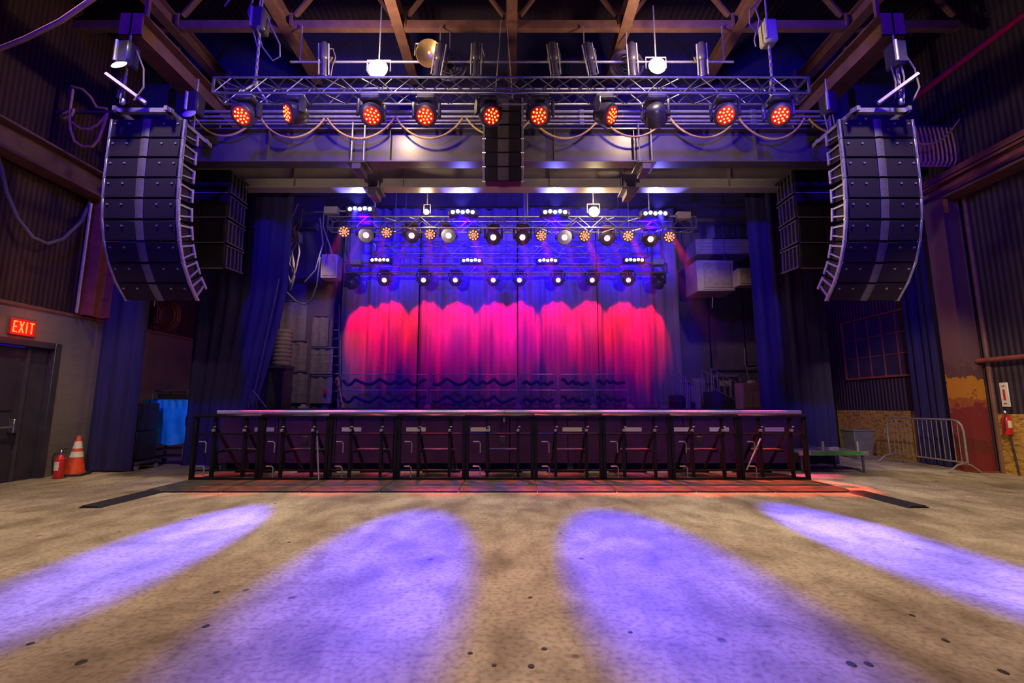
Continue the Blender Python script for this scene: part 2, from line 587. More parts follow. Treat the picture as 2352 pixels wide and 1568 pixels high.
m = MB().bb(XR, XR + .2, -7, YB, 0, ZC)
wr = struct('wall_right', m, MT['siding_r'], 'dark ribbed metal wall on the right of the hall', 'wall')
for k, (y0, y1, z1) in enumerate(((6.2, 8.62, 1.22), (8.64, 9.7, 1.22), (10.5, 11.7, 1.25), (11.72, 13.0, 1.25), (13.02, 14.4, 1.25))):
    p = MB().bb(XR - .03, XR, y0, y1, 0.0, z1).build('strand_board_panel', MT['osb'], wr)
for (y, z, l, rz) in ((12.1, .98, .10, 0), (12.3, .98, .05, 1), (11.0, .92, .34, 0), (10.72, .85, .22, 1), (10.5, .92, .16, 0), (10.95, .78, .14, 0), (10.85, .55, .5, 0), (10.62, .58, .12, 1), (9.0, .62, .13, 2)):
    b = MB().box((XR - .034, y, z), (.006, .14 if rz == 2 else (l if rz == 0 else .03), .14 if rz == 2 else (.03 if rz == 0 else l)))
    b.build('dark_scrawl', MT['ink'], wr)
struct('wall_back', MB().bb(-9.6, 10.5, YB, YB + .2, 0, ZC), MT['backwall'], 'dark wall closing the rear of the stage', 'wall')
struct('wall_return', MB().bb(8.9, XR, 14.6, 14.75, 0, 8.0), MT['backwall'], 'short dark wall return beside the right end of the stage', 'wall')
struct('ceiling', MB().bb(-9.6, 10.5, -7, YB + .2, ZC, ZC + .15), MT['deck_roof'], 'dark ribbed steel roof deck above the hall', 'ceiling')
struct('wall_bulkhead', MB().bb(XL - .3, XR, 10.5, 10.6, 7.0, ZC), MT['navy'], 'black masking above the rear steel girder', 'wall')

# roof: long beams running towards the stage, cross trusses with diagonal web bars
for k in range(-3, 4):
    x = k * 2.4
    m = MB().bb(x - .11, x + .11, -6.5, 10.3, ZB, ZB + .025).bb(x - .11, x + .11, -6.5, 10.3, ZB + .29, ZB + .315).bb(x - .012, x + .012, -6.5, 10.3, ZB + .025, ZB + .29)
    side = 'on the centre line' if k == 0 else f"{['', 'one bay', 'two bays', 'three bays'][abs(k)]} {'left' if k < 0 else 'right'} of centre"
    struct('ceiling_beam', m, MT['brown_steel'], f'brown roof beam running towards the stage, {side}', 'beam')
for j, ty in enumerate((4.4, 8.66)):
    t = thing('roof_truss', ['brown cross truss of the roof nearest to the camera', 'brown cross truss above the front lighting truss'][j], 'truss', (0, ty, ZB), kind='structure')
    for k in range(-4, 4):
        MB().bb(k * 2.4 + .115, k * 2.4 + 2.285, ty - .06, ty + .06, ZB + .01, ZB + .2).build('bottom_chord', MT['brown_steel'], t)
    MB().bb(-9.2, 9.8, ty - .07, ty + .07, ZC - .2, ZC).build('top_chord', MT['brown_steel'], t)
    for k in range(-4, 5):
        for s in (-1, 1):
            if abs(k * 2.4 + s * 1.2) < 9.3 and -9.2 < k * 2.4 + s * .17 < 9.8:
                MB().bar((k * 2.4 + s * .17, ty, ZB + .34), (k * 2.4 + s * 1.12, ty, ZC - .2), .11, .05).build('web_bar', MT['brown_steel'], t)
        if abs(k) < 4:
            for s in (-1, 1):
                MB().box((k * 2.4 + s * .13, ty - .075, ZB + .2), (.05, .05, .28)).build('bolt_plate', MT['brown_steel'], t)

# two deep steel girders over the stage front
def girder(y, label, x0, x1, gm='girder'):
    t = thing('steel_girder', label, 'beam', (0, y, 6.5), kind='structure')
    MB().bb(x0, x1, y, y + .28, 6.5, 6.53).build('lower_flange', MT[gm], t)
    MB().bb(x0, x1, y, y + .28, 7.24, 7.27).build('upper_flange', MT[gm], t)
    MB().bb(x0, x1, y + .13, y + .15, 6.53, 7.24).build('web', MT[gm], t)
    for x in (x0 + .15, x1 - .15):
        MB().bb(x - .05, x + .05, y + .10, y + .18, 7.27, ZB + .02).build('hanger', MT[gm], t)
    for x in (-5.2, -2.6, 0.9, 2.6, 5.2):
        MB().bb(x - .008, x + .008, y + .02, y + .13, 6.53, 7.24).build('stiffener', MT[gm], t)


girder(9.0, 'deep steel girder under the pale pipes, front of the two', -7.6, 7.6)
girder(10.16, 'deep steel girder directly over the stage edge, rear of the two', -7.9, 7.9, 'girder_lit')

# PA support beams: run front to back above each main speaker array
for s, w_ in ((-1, 'left'), (1, 'right')):
    x = s * 6.75
    m = MB().bb(x - .2, x + .2, 7.2, 10.4, 7.85, 7.88).bb(x - .2, x + .2, 7.2, 10.4, 8.3, 8.33).bb(x - .015, x + .015, 7.2, 10.4, 7.88, 8.3).bb(x - .2, x + .2, 7.2, 7.23, 7.85, 8.33)
    struct('hoist_beam', m, MT['brown_steel'], f'short heavy brown beam that carries the {w_} speaker hoists', 'beam')
    for y in (7.5, 9.9):
        MB().bb(x - .03, x + .03, y - .03, y + .03, 8.33, ZB + .05).build('hanger', MT['brown_steel'], SC.objects[[o.name for o in C.objects if o.name.startswith('hoist_beam')][-1]])

# crane beams along both side walls
m = MB().bb(XL - .1, XL + .28, -6, 10.2, 5.85, 5.9).bb(XL - .1, XL + .28, -6, 10.2, 6.36, 6.4).bb(XL + .06, XL + .10, -6, 10.2, 5.9, 6.36)
struct('crane_beam', m, MT['brown_steel'], 'brown crane rail beam along the left wall', 'beam')
m = MB().bb(XR - .42, XR, -6, 10.5, 6.05, 6.1).bb(XR - .42, XR, -6, 10.5, 6.5, 6.55).bb(XR - .2, XR - .16, -6, 10.5, 6.1, 6.5)
o = struct('crane_beam', m, MT['brown_steel'], 'reddish crane rail beam along the right wall', 'beam')
MB().bb(XR - .36, XR - .26, -6, 10.3, 6.55, 6.66).build('crane_rail', MT['red_rust'], o)
MB().bb(XR - .44, XR - .42, -6, 10.4, 6.2, 6.3).build('bus_bar', MT['red_rust'], o)
MB().bb(XR - .44, XR - .42, -6, 10.4, 6.4, 6.46).build('bus_bar', MT['red_rust'], o)

# wall columns
def hcol(name, x, y, w, d, z0, z1, m, label):
    t = MB().bb(x - w / 2, x + w / 2, y - d / 2, y - d / 2 + .03, z0, z1).bb(x - w / 2, x + w / 2, y + d / 2 - .03, y + d / 2, z0, z1).bb(x - .015, x + .015, y - d / 2 + .03, y + d / 2 - .03, z0, z1)
    return struct(name, t, m, label, 'column')


hcol('column', XL + .1, 9.65, .36, .42, 3.29, 5.85, MT['red_rust'], 'worn red steel column above the block wall on the left')
CX, CY = 9.92, 10.0
cr = hcol('column', CX, CY, .34, .40, 0, 6.05, MT['column'], 'tall steel column on the right with yellow band and red foot')
MB().bb(CX - .19, CX - .175, CY - .23, CY + .23, 0, 6.05).build('column_flange', MT['column'], cr)
MB().bb(CX + .175, CX + .19, CY - .23, CY + .23, 0, 6.05).build('column_flange', MT['column'], cr)
MB().bb(CX - .26, CX + .26, CY - .25, CY + .25, 0, .03).build('base_plate', MT['red_rust'], cr)
MB().tube((CX + .26, CY - .3, 0), (CX + .26, CY - .3, 6.05), .05, 10).build('drain_pipe', MT['brown_steel'], cr)
MB().bb(CX - .16, CX - .06, CY - .24, CY - .2, 5.7, 6.02).build('yellow_tag', MT['yellow'], cr)

# stage
st = thing('stage', 'black raised stage with pale metal nosing behind the crowd barrier', 'stage', (0, 10, 0), kind='structure')
MB().bb(-6.4, 6.28, 10.06, YB, 1.22, 1.28).bb(6.3, 8.6, 12.6, YB, 1.22, 1.28).build('stage_deck', MT['deck'], st, smooth=False)
MB().path([(-6.4, 10.02, 1.25), (6.28, 10.02, 1.25)], .042, 8).build('nosing', MT['nosing'], st)
MB().bb(-6.3, 6.2, 10.03, 10.06, 1.17, 1.22).build('edge_strip', MT['nosing'], st, smooth=False)
for k in range(10):
    x0 = -6.36 + k * 1.262
    MB().bb(x0 + .008, x0 + 1.254, 10.08, 10.10, .16, 1.18).build('front_panel', MT['ply'], st, bevel=.004)
for k, x in enumerate((-5.6, -3.7, -2.3, -.9, 1.1, 2.4, 3.5, 4.3, 5.5)):
    MB().bb(x, x + .42, 10.065, 10.08, .83, .92).build('pale_sticker', MT['label'], st)
for k in range(6):
    x0 = -6.3 + k * 2.5
    MB().bb(x0, x0 + .12, 10.12, 10.24, 0, 1.2).build('stage_leg', MT['black'], st)
MB().bb(-6.3, 6.2, 10.3, 10.32, 0.0, 1.2).build('skirt', MT['navy'], st)

# left exit door
d1 = thing('door_1', 'dark double exit door with push bar in the left wall', 'door', (XL, 8.4, 0), kind='structure')
MB().bb(XL - .22, XL + .03, 9.03, 9.15, 0, 2.62).bb(XL - .22, XL + .03, 7.3, 9.03, 2.5, 2.62).build('door_frame', MT['door'], d1, bevel=.006)
MB().bb(XL - .15, XL - .1, 8.66, 9.02, 0, 2.5).build('side_panel', MT['door'], d1)
MB().bb(XL - .14, XL - .09, 7.7, 8.64, 0.01, 2.48).build('door_leaf', MT['door'], d1, bevel=.004)
MB().bb(XL - .09, XL - .075, 7.85, 8.5, 1.3, 2.3).build('door_panel', MT['door'], d1, bevel=.004)
MB().bb(XL - .12, XL - .06, 8.6, 8.66, 0.0, 2.5).build('mullion', MT['dark_steel'], d1)
h = MB().tube((XL + .0, 7.75, 1.0), (XL + .0, 8.48, 1.0), .018, 8).build('push_bar', MT['chrome'], d1)
MB().bb(XL - .09, XL + .02, 8.47, 8.54, .9, 1.14).build('bar_bracket', MT['chrome'], h, bevel=.008)

# window with steel grid on the right wall
w1 = thing('window_1', 'dark steel framed window with many panes in the right wall', 'window', (XR, 12.6, 2.2), kind='structure')
wy0, wy1, wz0, wz1 = 11.4, 13.8, 2.2, 3.85
MB().bb(XR - .07, XR - .02, wy0 - .05, wy1 + .05, wz0 - .06, wz0).bb(XR - .07, XR - .02, wy0 - .05, wy1 + .05, wz1, wz1 + .05).bb(XR - .07, XR - .02, wy1, wy1 + .05, wz0, wz1).bb(XR - .07, XR - .02, wy0 - .05, wy0, wz0, wz1).build('window_frame', MT['red_rust'], w1)
for i in range(5):
    for j in range(3):
        y0, z0 = wy0 + i * .48, wz0 + j * .55
        MB().bb(XR - .035, XR - .02, y0 + .015, y0 + .465, z0 + .012, z0 + .538).build('pane', MT['glass'], w1)
for i in range(1, 5):
    MB().bb(XR - .055, XR - .02, wy0 + i * .48 - .012, wy0 + i * .48 + .012, wz0, wz1).build('glazing_bar', MT['red_rust'], w1)
for j in range(1, 3):
    MB().bb(XR - .052, XR - .02, wy0, wy1, wz0 + j * .55 - .012, wz0 + j * .55 + .012).build('glazing_bar', MT['red_rust'], w1)
# pipe rail on the right wall and other wall fittings
struct('trim_1', MB().tube((10.02, 3.0, 2.34), (10.02, 9.77, 2.34), .05, 10), MT['red_rust'], 'horizontal reddish pipe rail from the right column', 'rail', smooth=True)
struct('trim_2', MB().path([(9.0, 2.0, 8.2), (9.0, 6.0, 8.2), (9.0, 9.3, 8.2)], .06, 10), MT['red_steel'], 'bright red sprinkler pipe high on the right', 'pipe', smooth=True)
struct('trim_3', MB().path([at(-40, 128, 6.2), at(60, 88, 6.2), at(140, 48, 6.2), at(215, -4, 6.2), at(300, -80, 6.2)], .035, 8), MT['brown_steel'], 'bent conduit crossing high at the left', 'pipe', smooth=True)
struct('trim_4', MB().tube((-9.07, 9.3, 3.3), (-9.07, 9.3, 5.7), .03, 8), MT['pipe'], 'thin pale vertical conduit beside the left red column', 'pipe', smooth=True)

# ------------------------------------------------------------------ crowd barrier, nine linked sections
BX0, BP, BY = -6.0, 1.283, 8.72
BN = ['at the far left end', 'second from the left end', 'third from the left end', 'fourth from the left end', 'in the middle of the row', 'fourth from the right end', 'third from the right end', 'second from the right end', 'at the far right end']
sec_me = {}


def sec_parts():
    def M(n, mb, m, bev=0.0, smooth=True):
        sec_me[n] = mb.mesh(n, MT[m], bev, smooth)
    w = BP
    M('end_post', MB().bb(-.03, .03, -.03, .06, .02, 1.17), 'barrier', .006)
    M('inner_post', MB().bb(-.025, .025, -.02, .05, .02, 1.17), 'barrier', .005)
    M('top_rail', MB().prism([(-.05, 1.17), (.09, 1.17), (.09, 1.205), (.06, 1.235), (-.02, 1.235), (-.05, 1.205)], 0, .004, w - .004), 'barrier', .006)
    M('middle_rail', MB().tube((.03, .03, .86), (w - .03, .03, .86), .018, 8), 'barrier')
    M('step', MB().bb(.40, w - .27, .28, .52, .525, .555), 'tread', .005)
    M('step_arm', MB().bb(-.015, .015, .05, .5, .50, .53), 'barrier')
    M('lower_rail', MB().tube((.03, .03, .19), (w - .03, .03, .19), .016, 8), 'barrier')
    M('foot_rail', MB().bb(.03, w - .03, -.03, .05, .02, .07), 'barrier', .005)
    M('strut', MB().bar((0, .05, .95), (0, .95, .06), .04, .05), 'barrier')
    M('rear_foot', MB().bb(.3, w - .2, .92, 1.0, .0, .06), 'barrier')
    M('tread_plate', MB().prism([(-1.06, .0), (-1.06, .008), (-.92, .03), (.9, .03), (.9, .0)], 0, .006, w - .006), 'tread', 0, False)
    M('front_lip', MB().bb(.01, w - .01, -1.10, -1.05, .0, .014), 'barrier')
    M('latch', MB().path([(0, 0, 0), (.11, 0, 0), (.135, 0, -.03), (.135, 0, -.2)], .012, 6), 'rig')
    M('hinge_block', MB().box((0, -.035, .93), (.05, .05, .05)).tube((0, -.05, .99), (.05, -.05, 1.0), .012, 6), 'rig', .004)
    M('gusset', MB().prism([(-.02, .60), (-.02, .16), (.12, .16)], 0, -.012, .012), 'barrier')
    M('connector_box', MB().bb(.62, .74, .30, .36, .62, .80), 'black', .006)


sec_parts()


def section(k):
    x0 = BX0 + k * BP
    t = thing('crowd_barrier', f'black crowd barrier section with tread plate, {BN[k]}', 'barrier', (x0, BY, 0), 'crowd barrier sections along the stage')
    put('end_post', sec_me['end_post'], t, (.032, 0, 0))
    put('end_post', sec_me['end_post'], t, (BP - .034, 0, 0))
    for x in (.40, .98):
        ip = put('inner_post', sec_me['inner_post'], t, (x, 0, 0))
        put('hinge_block', sec_me['hinge_block'], ip)
        put('strut', sec_me['strut'], t, (x, 0, 0))
        put('step_arm', sec_me['step_arm'], t, (x, 0, 0))
        put('gusset', sec_me['gusset'], t, (x, .1, 0))
    for n in ('top_rail', 'middle_rail', 'step', 'lower_rail', 'foot_rail', 'rear_foot', 'tread_plate', 'front_lip'):
        put(n, sec_me[n], t)
    put('latch', sec_me['latch'], t, (.14, -.02, .72))
    put('latch', sec_me['latch'], t, (.14, -.02, .27))
    if k in (1, 4, 7):
        put('connector_box', sec_me['connector_box'], t)


for k in range(9):
    section(k)
for k, (p, q, lb) in enumerate((((-4.7 + .58 + .42, 8.78, .92), (-4.7 + .58 + .58, 8.60, .05), 'loose pale rod leaning on the second barrier section from the left'), ((4.64, 8.66, .78), (4.32, 8.62, .22), 'loose pale rod leaning across the barrier near its right end'))):
    tag(MB().tube(p, q, .014, 8).build('steel_rod', MT['galv']), lb, 'rod')
for s, n in ((-1, 'left'), (1, 'right')):
    x = -5.80 if s < 0 else 5.58
    p = MB().prism([(x - .16, 0), (x + .16, 0), (x + .1, .035), (x - .1, .035)], 1, 6.5, 7.62)
    tag(p.build('cable_ramp', MT['black'], bevel=.004), f'flat black cable ramp lying on the floor off the {n} end of the barrier', 'cable ramp')
ch = thing('chain', 'short pale chain hanging from the middle of the stage edge', 'chain', (-.17, 10.0, .98))
for k in range(5):
    MB().path([(-.17 + (.02 * math.cos(a) if k % 2 else 0), 9.97 + (0 if k % 2 else .02 * math.cos(a)), 1.26 - k * .055 + .036 * math.sin(a)) for a in [2 * PI * i / 10 for i in range(10)]], .008, 5, True).build('link', MT['galv'], ch)

# ------------------------------------------------------------------ drapes
def drape(name, x0, x1, y0, y1, z0, z1, m, label, amp=.07, wl=.28, seed=1, pull=None, n=None):
    rnd = random.Random(seed)
    ph = [rnd.uniform(0, 6) for _ in range(4)]
    L = math.hypot(x1 - x0, y1 - y0)
    tx, ty = (x1 - x0) / L, (y1 - y0) / L

    def fn(u, v):
        s = u * L
        z = z0 + (z1 - z0) * v
        if pull:
            s = pull(u, z) * L
        a = amp * (.55 * math.sin(2 * PI * u * L / wl + ph[0] + 1.3 * math.sin(u * L * 1.7 + ph[1])) + .45 * math.sin(2 * PI * u * L / (wl * 2.3) + ph[2] + .15 * z))
        a *= .8 + .3 * math.sin(ph[3] + u * L * 3.1)
        return (x0 + tx * s - ty * a, y0 + ty * s + tx * a, z)
    t = thing(name, label, 'curtain', ((x0 + x1) / 2, (y0 + y1) / 2, z0))
    MB().grid(fn, n or int(L / wl * 10), 10).build('fabric', m, t, solid=.008)
    MB().tube((x0 - .02 * tx, y0 - .02 * ty, z1 + .03), (x1 + .02 * tx, y1 + .02 * ty, z1 + .03), .022, 8).build('hanging_pipe', MT['black'], t)
    return t


bx = [-6.15, -3.35, .2, 3.05, 6.0]
for k in range(4):
    w_ = ['left outer', 'left centre', 'right centre', 'right outer'][k]
    drape('stage_curtain', bx[k] + .02, bx[k + 1] - .02, 16.0 + .05 * (k % 2), 16.0 + .05 * (k % 2), 1.30, 8.6, MT['curtain'], f'red lit backdrop curtain at the rear of the stage, {w_} panel', .13, .40, 3 + k)

drape('side_curtain', -9.0, -8.05, 9.86, 9.86, .03, 6.9, MT['navy'], 'tall blue-tinted drape on the left between traffic cone and road case', .07, .30, 11)
drape('side_curtain', -7.75, -5.55, 10.95, 10.95, .03, 7.05, MT['navy'], 'tall blue-tinted drape framing the left side of the stage opening', .09, .34, 12,
      pull=lambda u, z: u * (1 - .26 * max(0.0, min(1.0, (4.3 - z) / 3.0)) ** 1.2))
drape('side_curtain', 5.95, 7.7, 11.0, 11.0, .03, 7.05, MT['navy'], 'tall blue-tinted drape framing the right side of the stage opening', .09, .34, 13)
drape('side_curtain', 9.95, 9.98, 10.35, 11.4, .02, 6.4, MT['navy'], 'blue-tinted drape hung against the right wall beside the column', .06, .24, 14)
dq = drape('side_curtain', 7.75, 8.7, 12.6, 12.6, 2.6, 7.2, MT['navy'], 'blue-tinted drape behind the right main speaker array', .08, .34, 15)
for x in (8.0, 8.5):
    MB().tube((x, 12.6, 7.2), (x, 12.6, ZC), .012, 6).build('hanging_wire', MT['black'], dq)
drape('side_curtain', -9.1, -7.75, 14.3, 14.3, .03, 7.0, MT['navy'], 'blue-tinted drape at the rear of the left wing behind the tarp cart', .08, .34, 16)

# ------------------------------------------------------------------ line arrays
def line_array(name, label, x, w, n, h, y0, z0, tilt, depth, mirror=1, group=None, style='main'):
    """n cabinets hung from z0 downwards, each tilted by tilt[i] degrees, front face towards -Y"""
    t = thing(name, label, 'loudspeaker', (x, y0, z0), group)
    p = Vector((x, y0, z0))
    for i in range(n):
        a = R(tilt[i])
        m = Matrix.Translation(p) @ Matrix.Rotation(a, 4, 'X')   # lower edge swings back towards the stage
        up, g = h - .012, h * .5

        def mk():
            b = MB()
            b.M = m
            return b
        c = mk().prism([(0, -h + .006), (0, -.006), (depth, -h * .16), (depth, -h * .84)], 0, -w / 2, w / 2).build('cabinet', MT['cab'], t, bevel=.008)
        if style == 'main':
            sw = w * .055
            for s in (-1, 1):
                xa, xb = s * (sw + .006), s * (w / 2 - .02)
                mk().bb(min(xa, xb), max(xa, xb), -.014, .0, -h + .022, -.022).build('grille', MT['grille'], c, bevel=.004)
                for q in (.42, .86):
                    xx = s * (sw + (w / 2 - sw) * q)
                    mk().bb(xx - .018, xx + .018, -.026, -.012, -h * .28 - .014, -h * .28 + .014).build('handle_stud', MT['rig'], c)
            mk().prism([(-sw, -.02), (-sw * .4, -.035), (sw * .4, -.035), (sw, -.02), (sw, 0), (-sw, 0)], 2, -h + .02, -.02).build('waveguide', MT['strip'], c)
        elif style == 'centre':
            for q in (-1, 0, 1):
                mk().bb(q * w * .315 - w * .148, q * w * .315 + w * .148, -.012, 0, -h + .018, -.018).build('grille', MT['strip' if q == 0 else 'grille'], c, bevel=.003)
        else:
            for s in (-1, 1):
                mk().bb(s * w * .25 - w * .23, s * w * .25 + w * .23, -.014, 0, -h + .03, -.03).build('grille', MT['grille'], c, bevel=.004)
            mk().bb(-w / 2 + .01, w / 2 - .01, -.02, -.004, -h + .004, -h + .022).build('edge_bar', MT['rig'], c)
        for s in (-1, 1):                                       # rigging frame on each side of the cabinet
            xx = s * (w / 2 + .022)
            if style == 'sub':
                f = mk()
                for yy in (.06, .2, .34, .48, .6):
                    f.bb(xx - .012, xx + .012, yy - .01, yy + .01, -h + .05, -.05)
                f.bb(xx - .012, xx + .012, .03, depth - .02, -.06, -.03).bb(xx - .012, xx + .012, .03, depth - .02, -h + .03, -h + .06)
                f.build('side_grille', MT['rig'] if False else MT['strip'], c)
            else:
                mk().bb(xx - .02, xx + .02, -.005, .05, -h + .004, -.004).build('rigging_rail', MT['rig'], c, bevel=.004)
                mk().bb(xx - .02, xx + .02, depth - .10, depth - .05, -h * .84, -h * .16).build('rigging_rail', MT['rig'], c, bevel=.004)
                mk().bb(xx - .014, xx + .014, .05, depth - .1, -h * .28, -h * .28 + .03).build('rung', MT['rig'], c)
                mk().bar((xx, .05, -h * .78), (xx, depth - .1, -h * .62), .025).build('rung', MT['rig'], c)
                mk().tube((xx - .03, .02, -h + .01), (xx + .03, .02, -h + .01), .022, 8).build('hinge_pin', MT['chrome'], c)
        p = p + (m.to_3x3() @ Vector((0, 0, -h)))
    return t, p


TL = [0, 0, 1, 3, 7, 13, 22, 33, 43]
for s, n in ((-1, 'left'), (1, 'right')):
    t, endp = line_array('line_array', f'big curved main speaker array hanging on the {n} of the stage', s * 6.5, 1.27, 9, .372, 7.5, 6.46, TL, .42, s, 'main speaker arrays')
    # fly frame above the array
    x = s * 6.5
    f = MB()
    for xx in (x - .45, x + .45):
        f.bb(xx - .03, xx + .03, 7.3, 8.5, 6.5, 6.58)
    f.bb(x - .5, x + .5, 7.36, 7.44, 6.5, 6.58).bb(x - .5, x + .5, 8.3, 8.38, 6.5, 6.58)
    f.build('fly_frame', MT['rig'], t)
    for xx, yy in ((x - .45, 7.55), (x + .45, 7.55), (x - .45, 7.85), (x + .45, 7.85)):
        MB().bb(xx - .02, xx + .02, yy - .02, yy + .02, 6.42, 6.52).build('fly_pin', MT['rig'], t)
    MB().bar((x + s * -.1, 7.3, 6.62), (x + s * .38, 7.0, 6.95), .07, .05).build('tilt_bar', MT['rig'], t)
    line_array('sub_array', f'four box bass speaker array hung behind the {n} main array', s * 6.92, 1.16, 4, .575, 9.62, 6.66, [0, 0, 1.5, 4], .7, s, 'bass speaker arrays', 'sub')
    for q in (-.35, .1):
        tag(MB().tube((s * 6.9 + q, 9.8, 6.65), (s * 6.9 + q, 9.8, 7.85), .018, 6).build('sling', MT['rig']), f"pale lifting sling of the {n} bass array, {'left' if q < 0 else 'right'} one of the pair", 'sling', 'bass array slings')

line_array('centre_array', 'narrow centre speaker array hanging in front of the steel girders', -.17, .70, 6, .288, 8.2, 7.38, [0, 0, 0, .5, 1.5, 3], .35, 1, None, 'centre')
sl = thing('sling', 'wire bridle carrying the narrow centre speaker array', 'sling', (-.17, 8.4, 7.4))
for xx in (-.35, .02):
    MB().tube((xx, 8.38, 7.37), (-.17 + (xx + .17) * .3, 8.38, ZB), .012, 6).build('wire', MT['rig'], sl)

# ------------------------------------------------------------------ trusses
def truss(name, label, x0, x1, y0, d, z0, h, group, m='alu', step=.3, single=True, r=.022):
    t = thing(name, label, 'truss', ((x0 + x1) / 2, y0 + d / 2, z0), group)
    for y in (y0, y0 + d):
        for z in (z0, z0 + h):
            MB().tube((x0, y, z), (x1, y, z), r, 8).build('chord', MT[m], t)
    n = int((x1 - x0) / step)
    st_ = (x1 - x0) / n
    face = [((y0, z0), (y0, z0 + h)), ((y0 + d, z0), (y0 + d, z0 + h)), ((y0, z0), (y0 + d, z0)), ((y0, z0 + h), (y0 + d, z0 + h))]
    if single:
        for k, (a, b) in enumerate(face):
            dv = Vector((st_, b[0] - a[0], b[1] - a[1]))
            up = MB().tube((0, 0, 0), dv, .011, 6).mesh('brace', MT[m])
            dn = MB().tube((0, b[0] - a[0], b[1] - a[1]), (st_, 0, 0), .011, 6).mesh('brace', MT[m])
            for i in range(n):
                put('brace', up if i % 2 == 0 else dn, t, Vector((x0 + i * st_, a[0], a[1])) - t.location)
    else:
        b_ = MB()
        for (a, b) in face:
            for i in range(n):
                p, q = (a, b) if i % 2 == 0 else (b, a)
                b_.tube((x0 + i * st_, *p), (x0 + (i + 1) * st_, *q), .011, 5)
        b_.build('lacing', MT[m], t, stuff=True)
    for x in (x0, x1):
        e = MB()
        for y in (y0, y0 + d):
            e.bb(x - .015, x + .015, y - .02, y + .02, z0, z0 + h)
        for z in (z0, z0 + h):
            e.bb(x - .015, x + .015, y0, y0 + d, z - .02, z + .02)
        e.build('end_frame', MT[m], t)
    return t


truss('lighting_truss', 'front aluminium box truss carrying ten red wash lights', -5.25, 5.22, 7.3, .3, 6.82, .3, 'aluminium lighting trusses', step=.31)
truss('lighting_truss', 'aluminium truss over the stage with red lamps under it, behind the girders', -4.75, 4.75, 11.2, .3, 5.92, .3, 'aluminium lighting trusses', step=.33, single=False)
truss('lighting_truss', 'pale aluminium truss in the middle of the stage rig below the red lamps', -4.2, 4.2, 13.2, .4, 5.92, .36, 'aluminium lighting trusses', step=.4, single=False)
truss('lighting_truss', 'rearmost low aluminium truss with pink lamps just before the curtain', -5.5, 5.1, 14.5, .3, 5.72, .3, 'aluminium lighting trusses', step=.33, single=False)
for y, z, n in ((11.35, 6.22, 'front'), (13.4, 6.28, 'middle'), (14.65, 6.02, 'rear')):
    for x in (-3.6, 0.4, 3.6):
        tag(MB().tube((x, y, z), (x, y, ZC), .02, 6).build('hoist_chain', MT['rig']), f"hoist chain of the {n} stage truss, {['left', 'middle', 'right'][int((x + 3.6) / 3.5)]} one", 'chain', 'stage truss chains')

# ------------------------------------------------------------------ fixtures
HM = {}
I4 = Matrix.Identity(4)


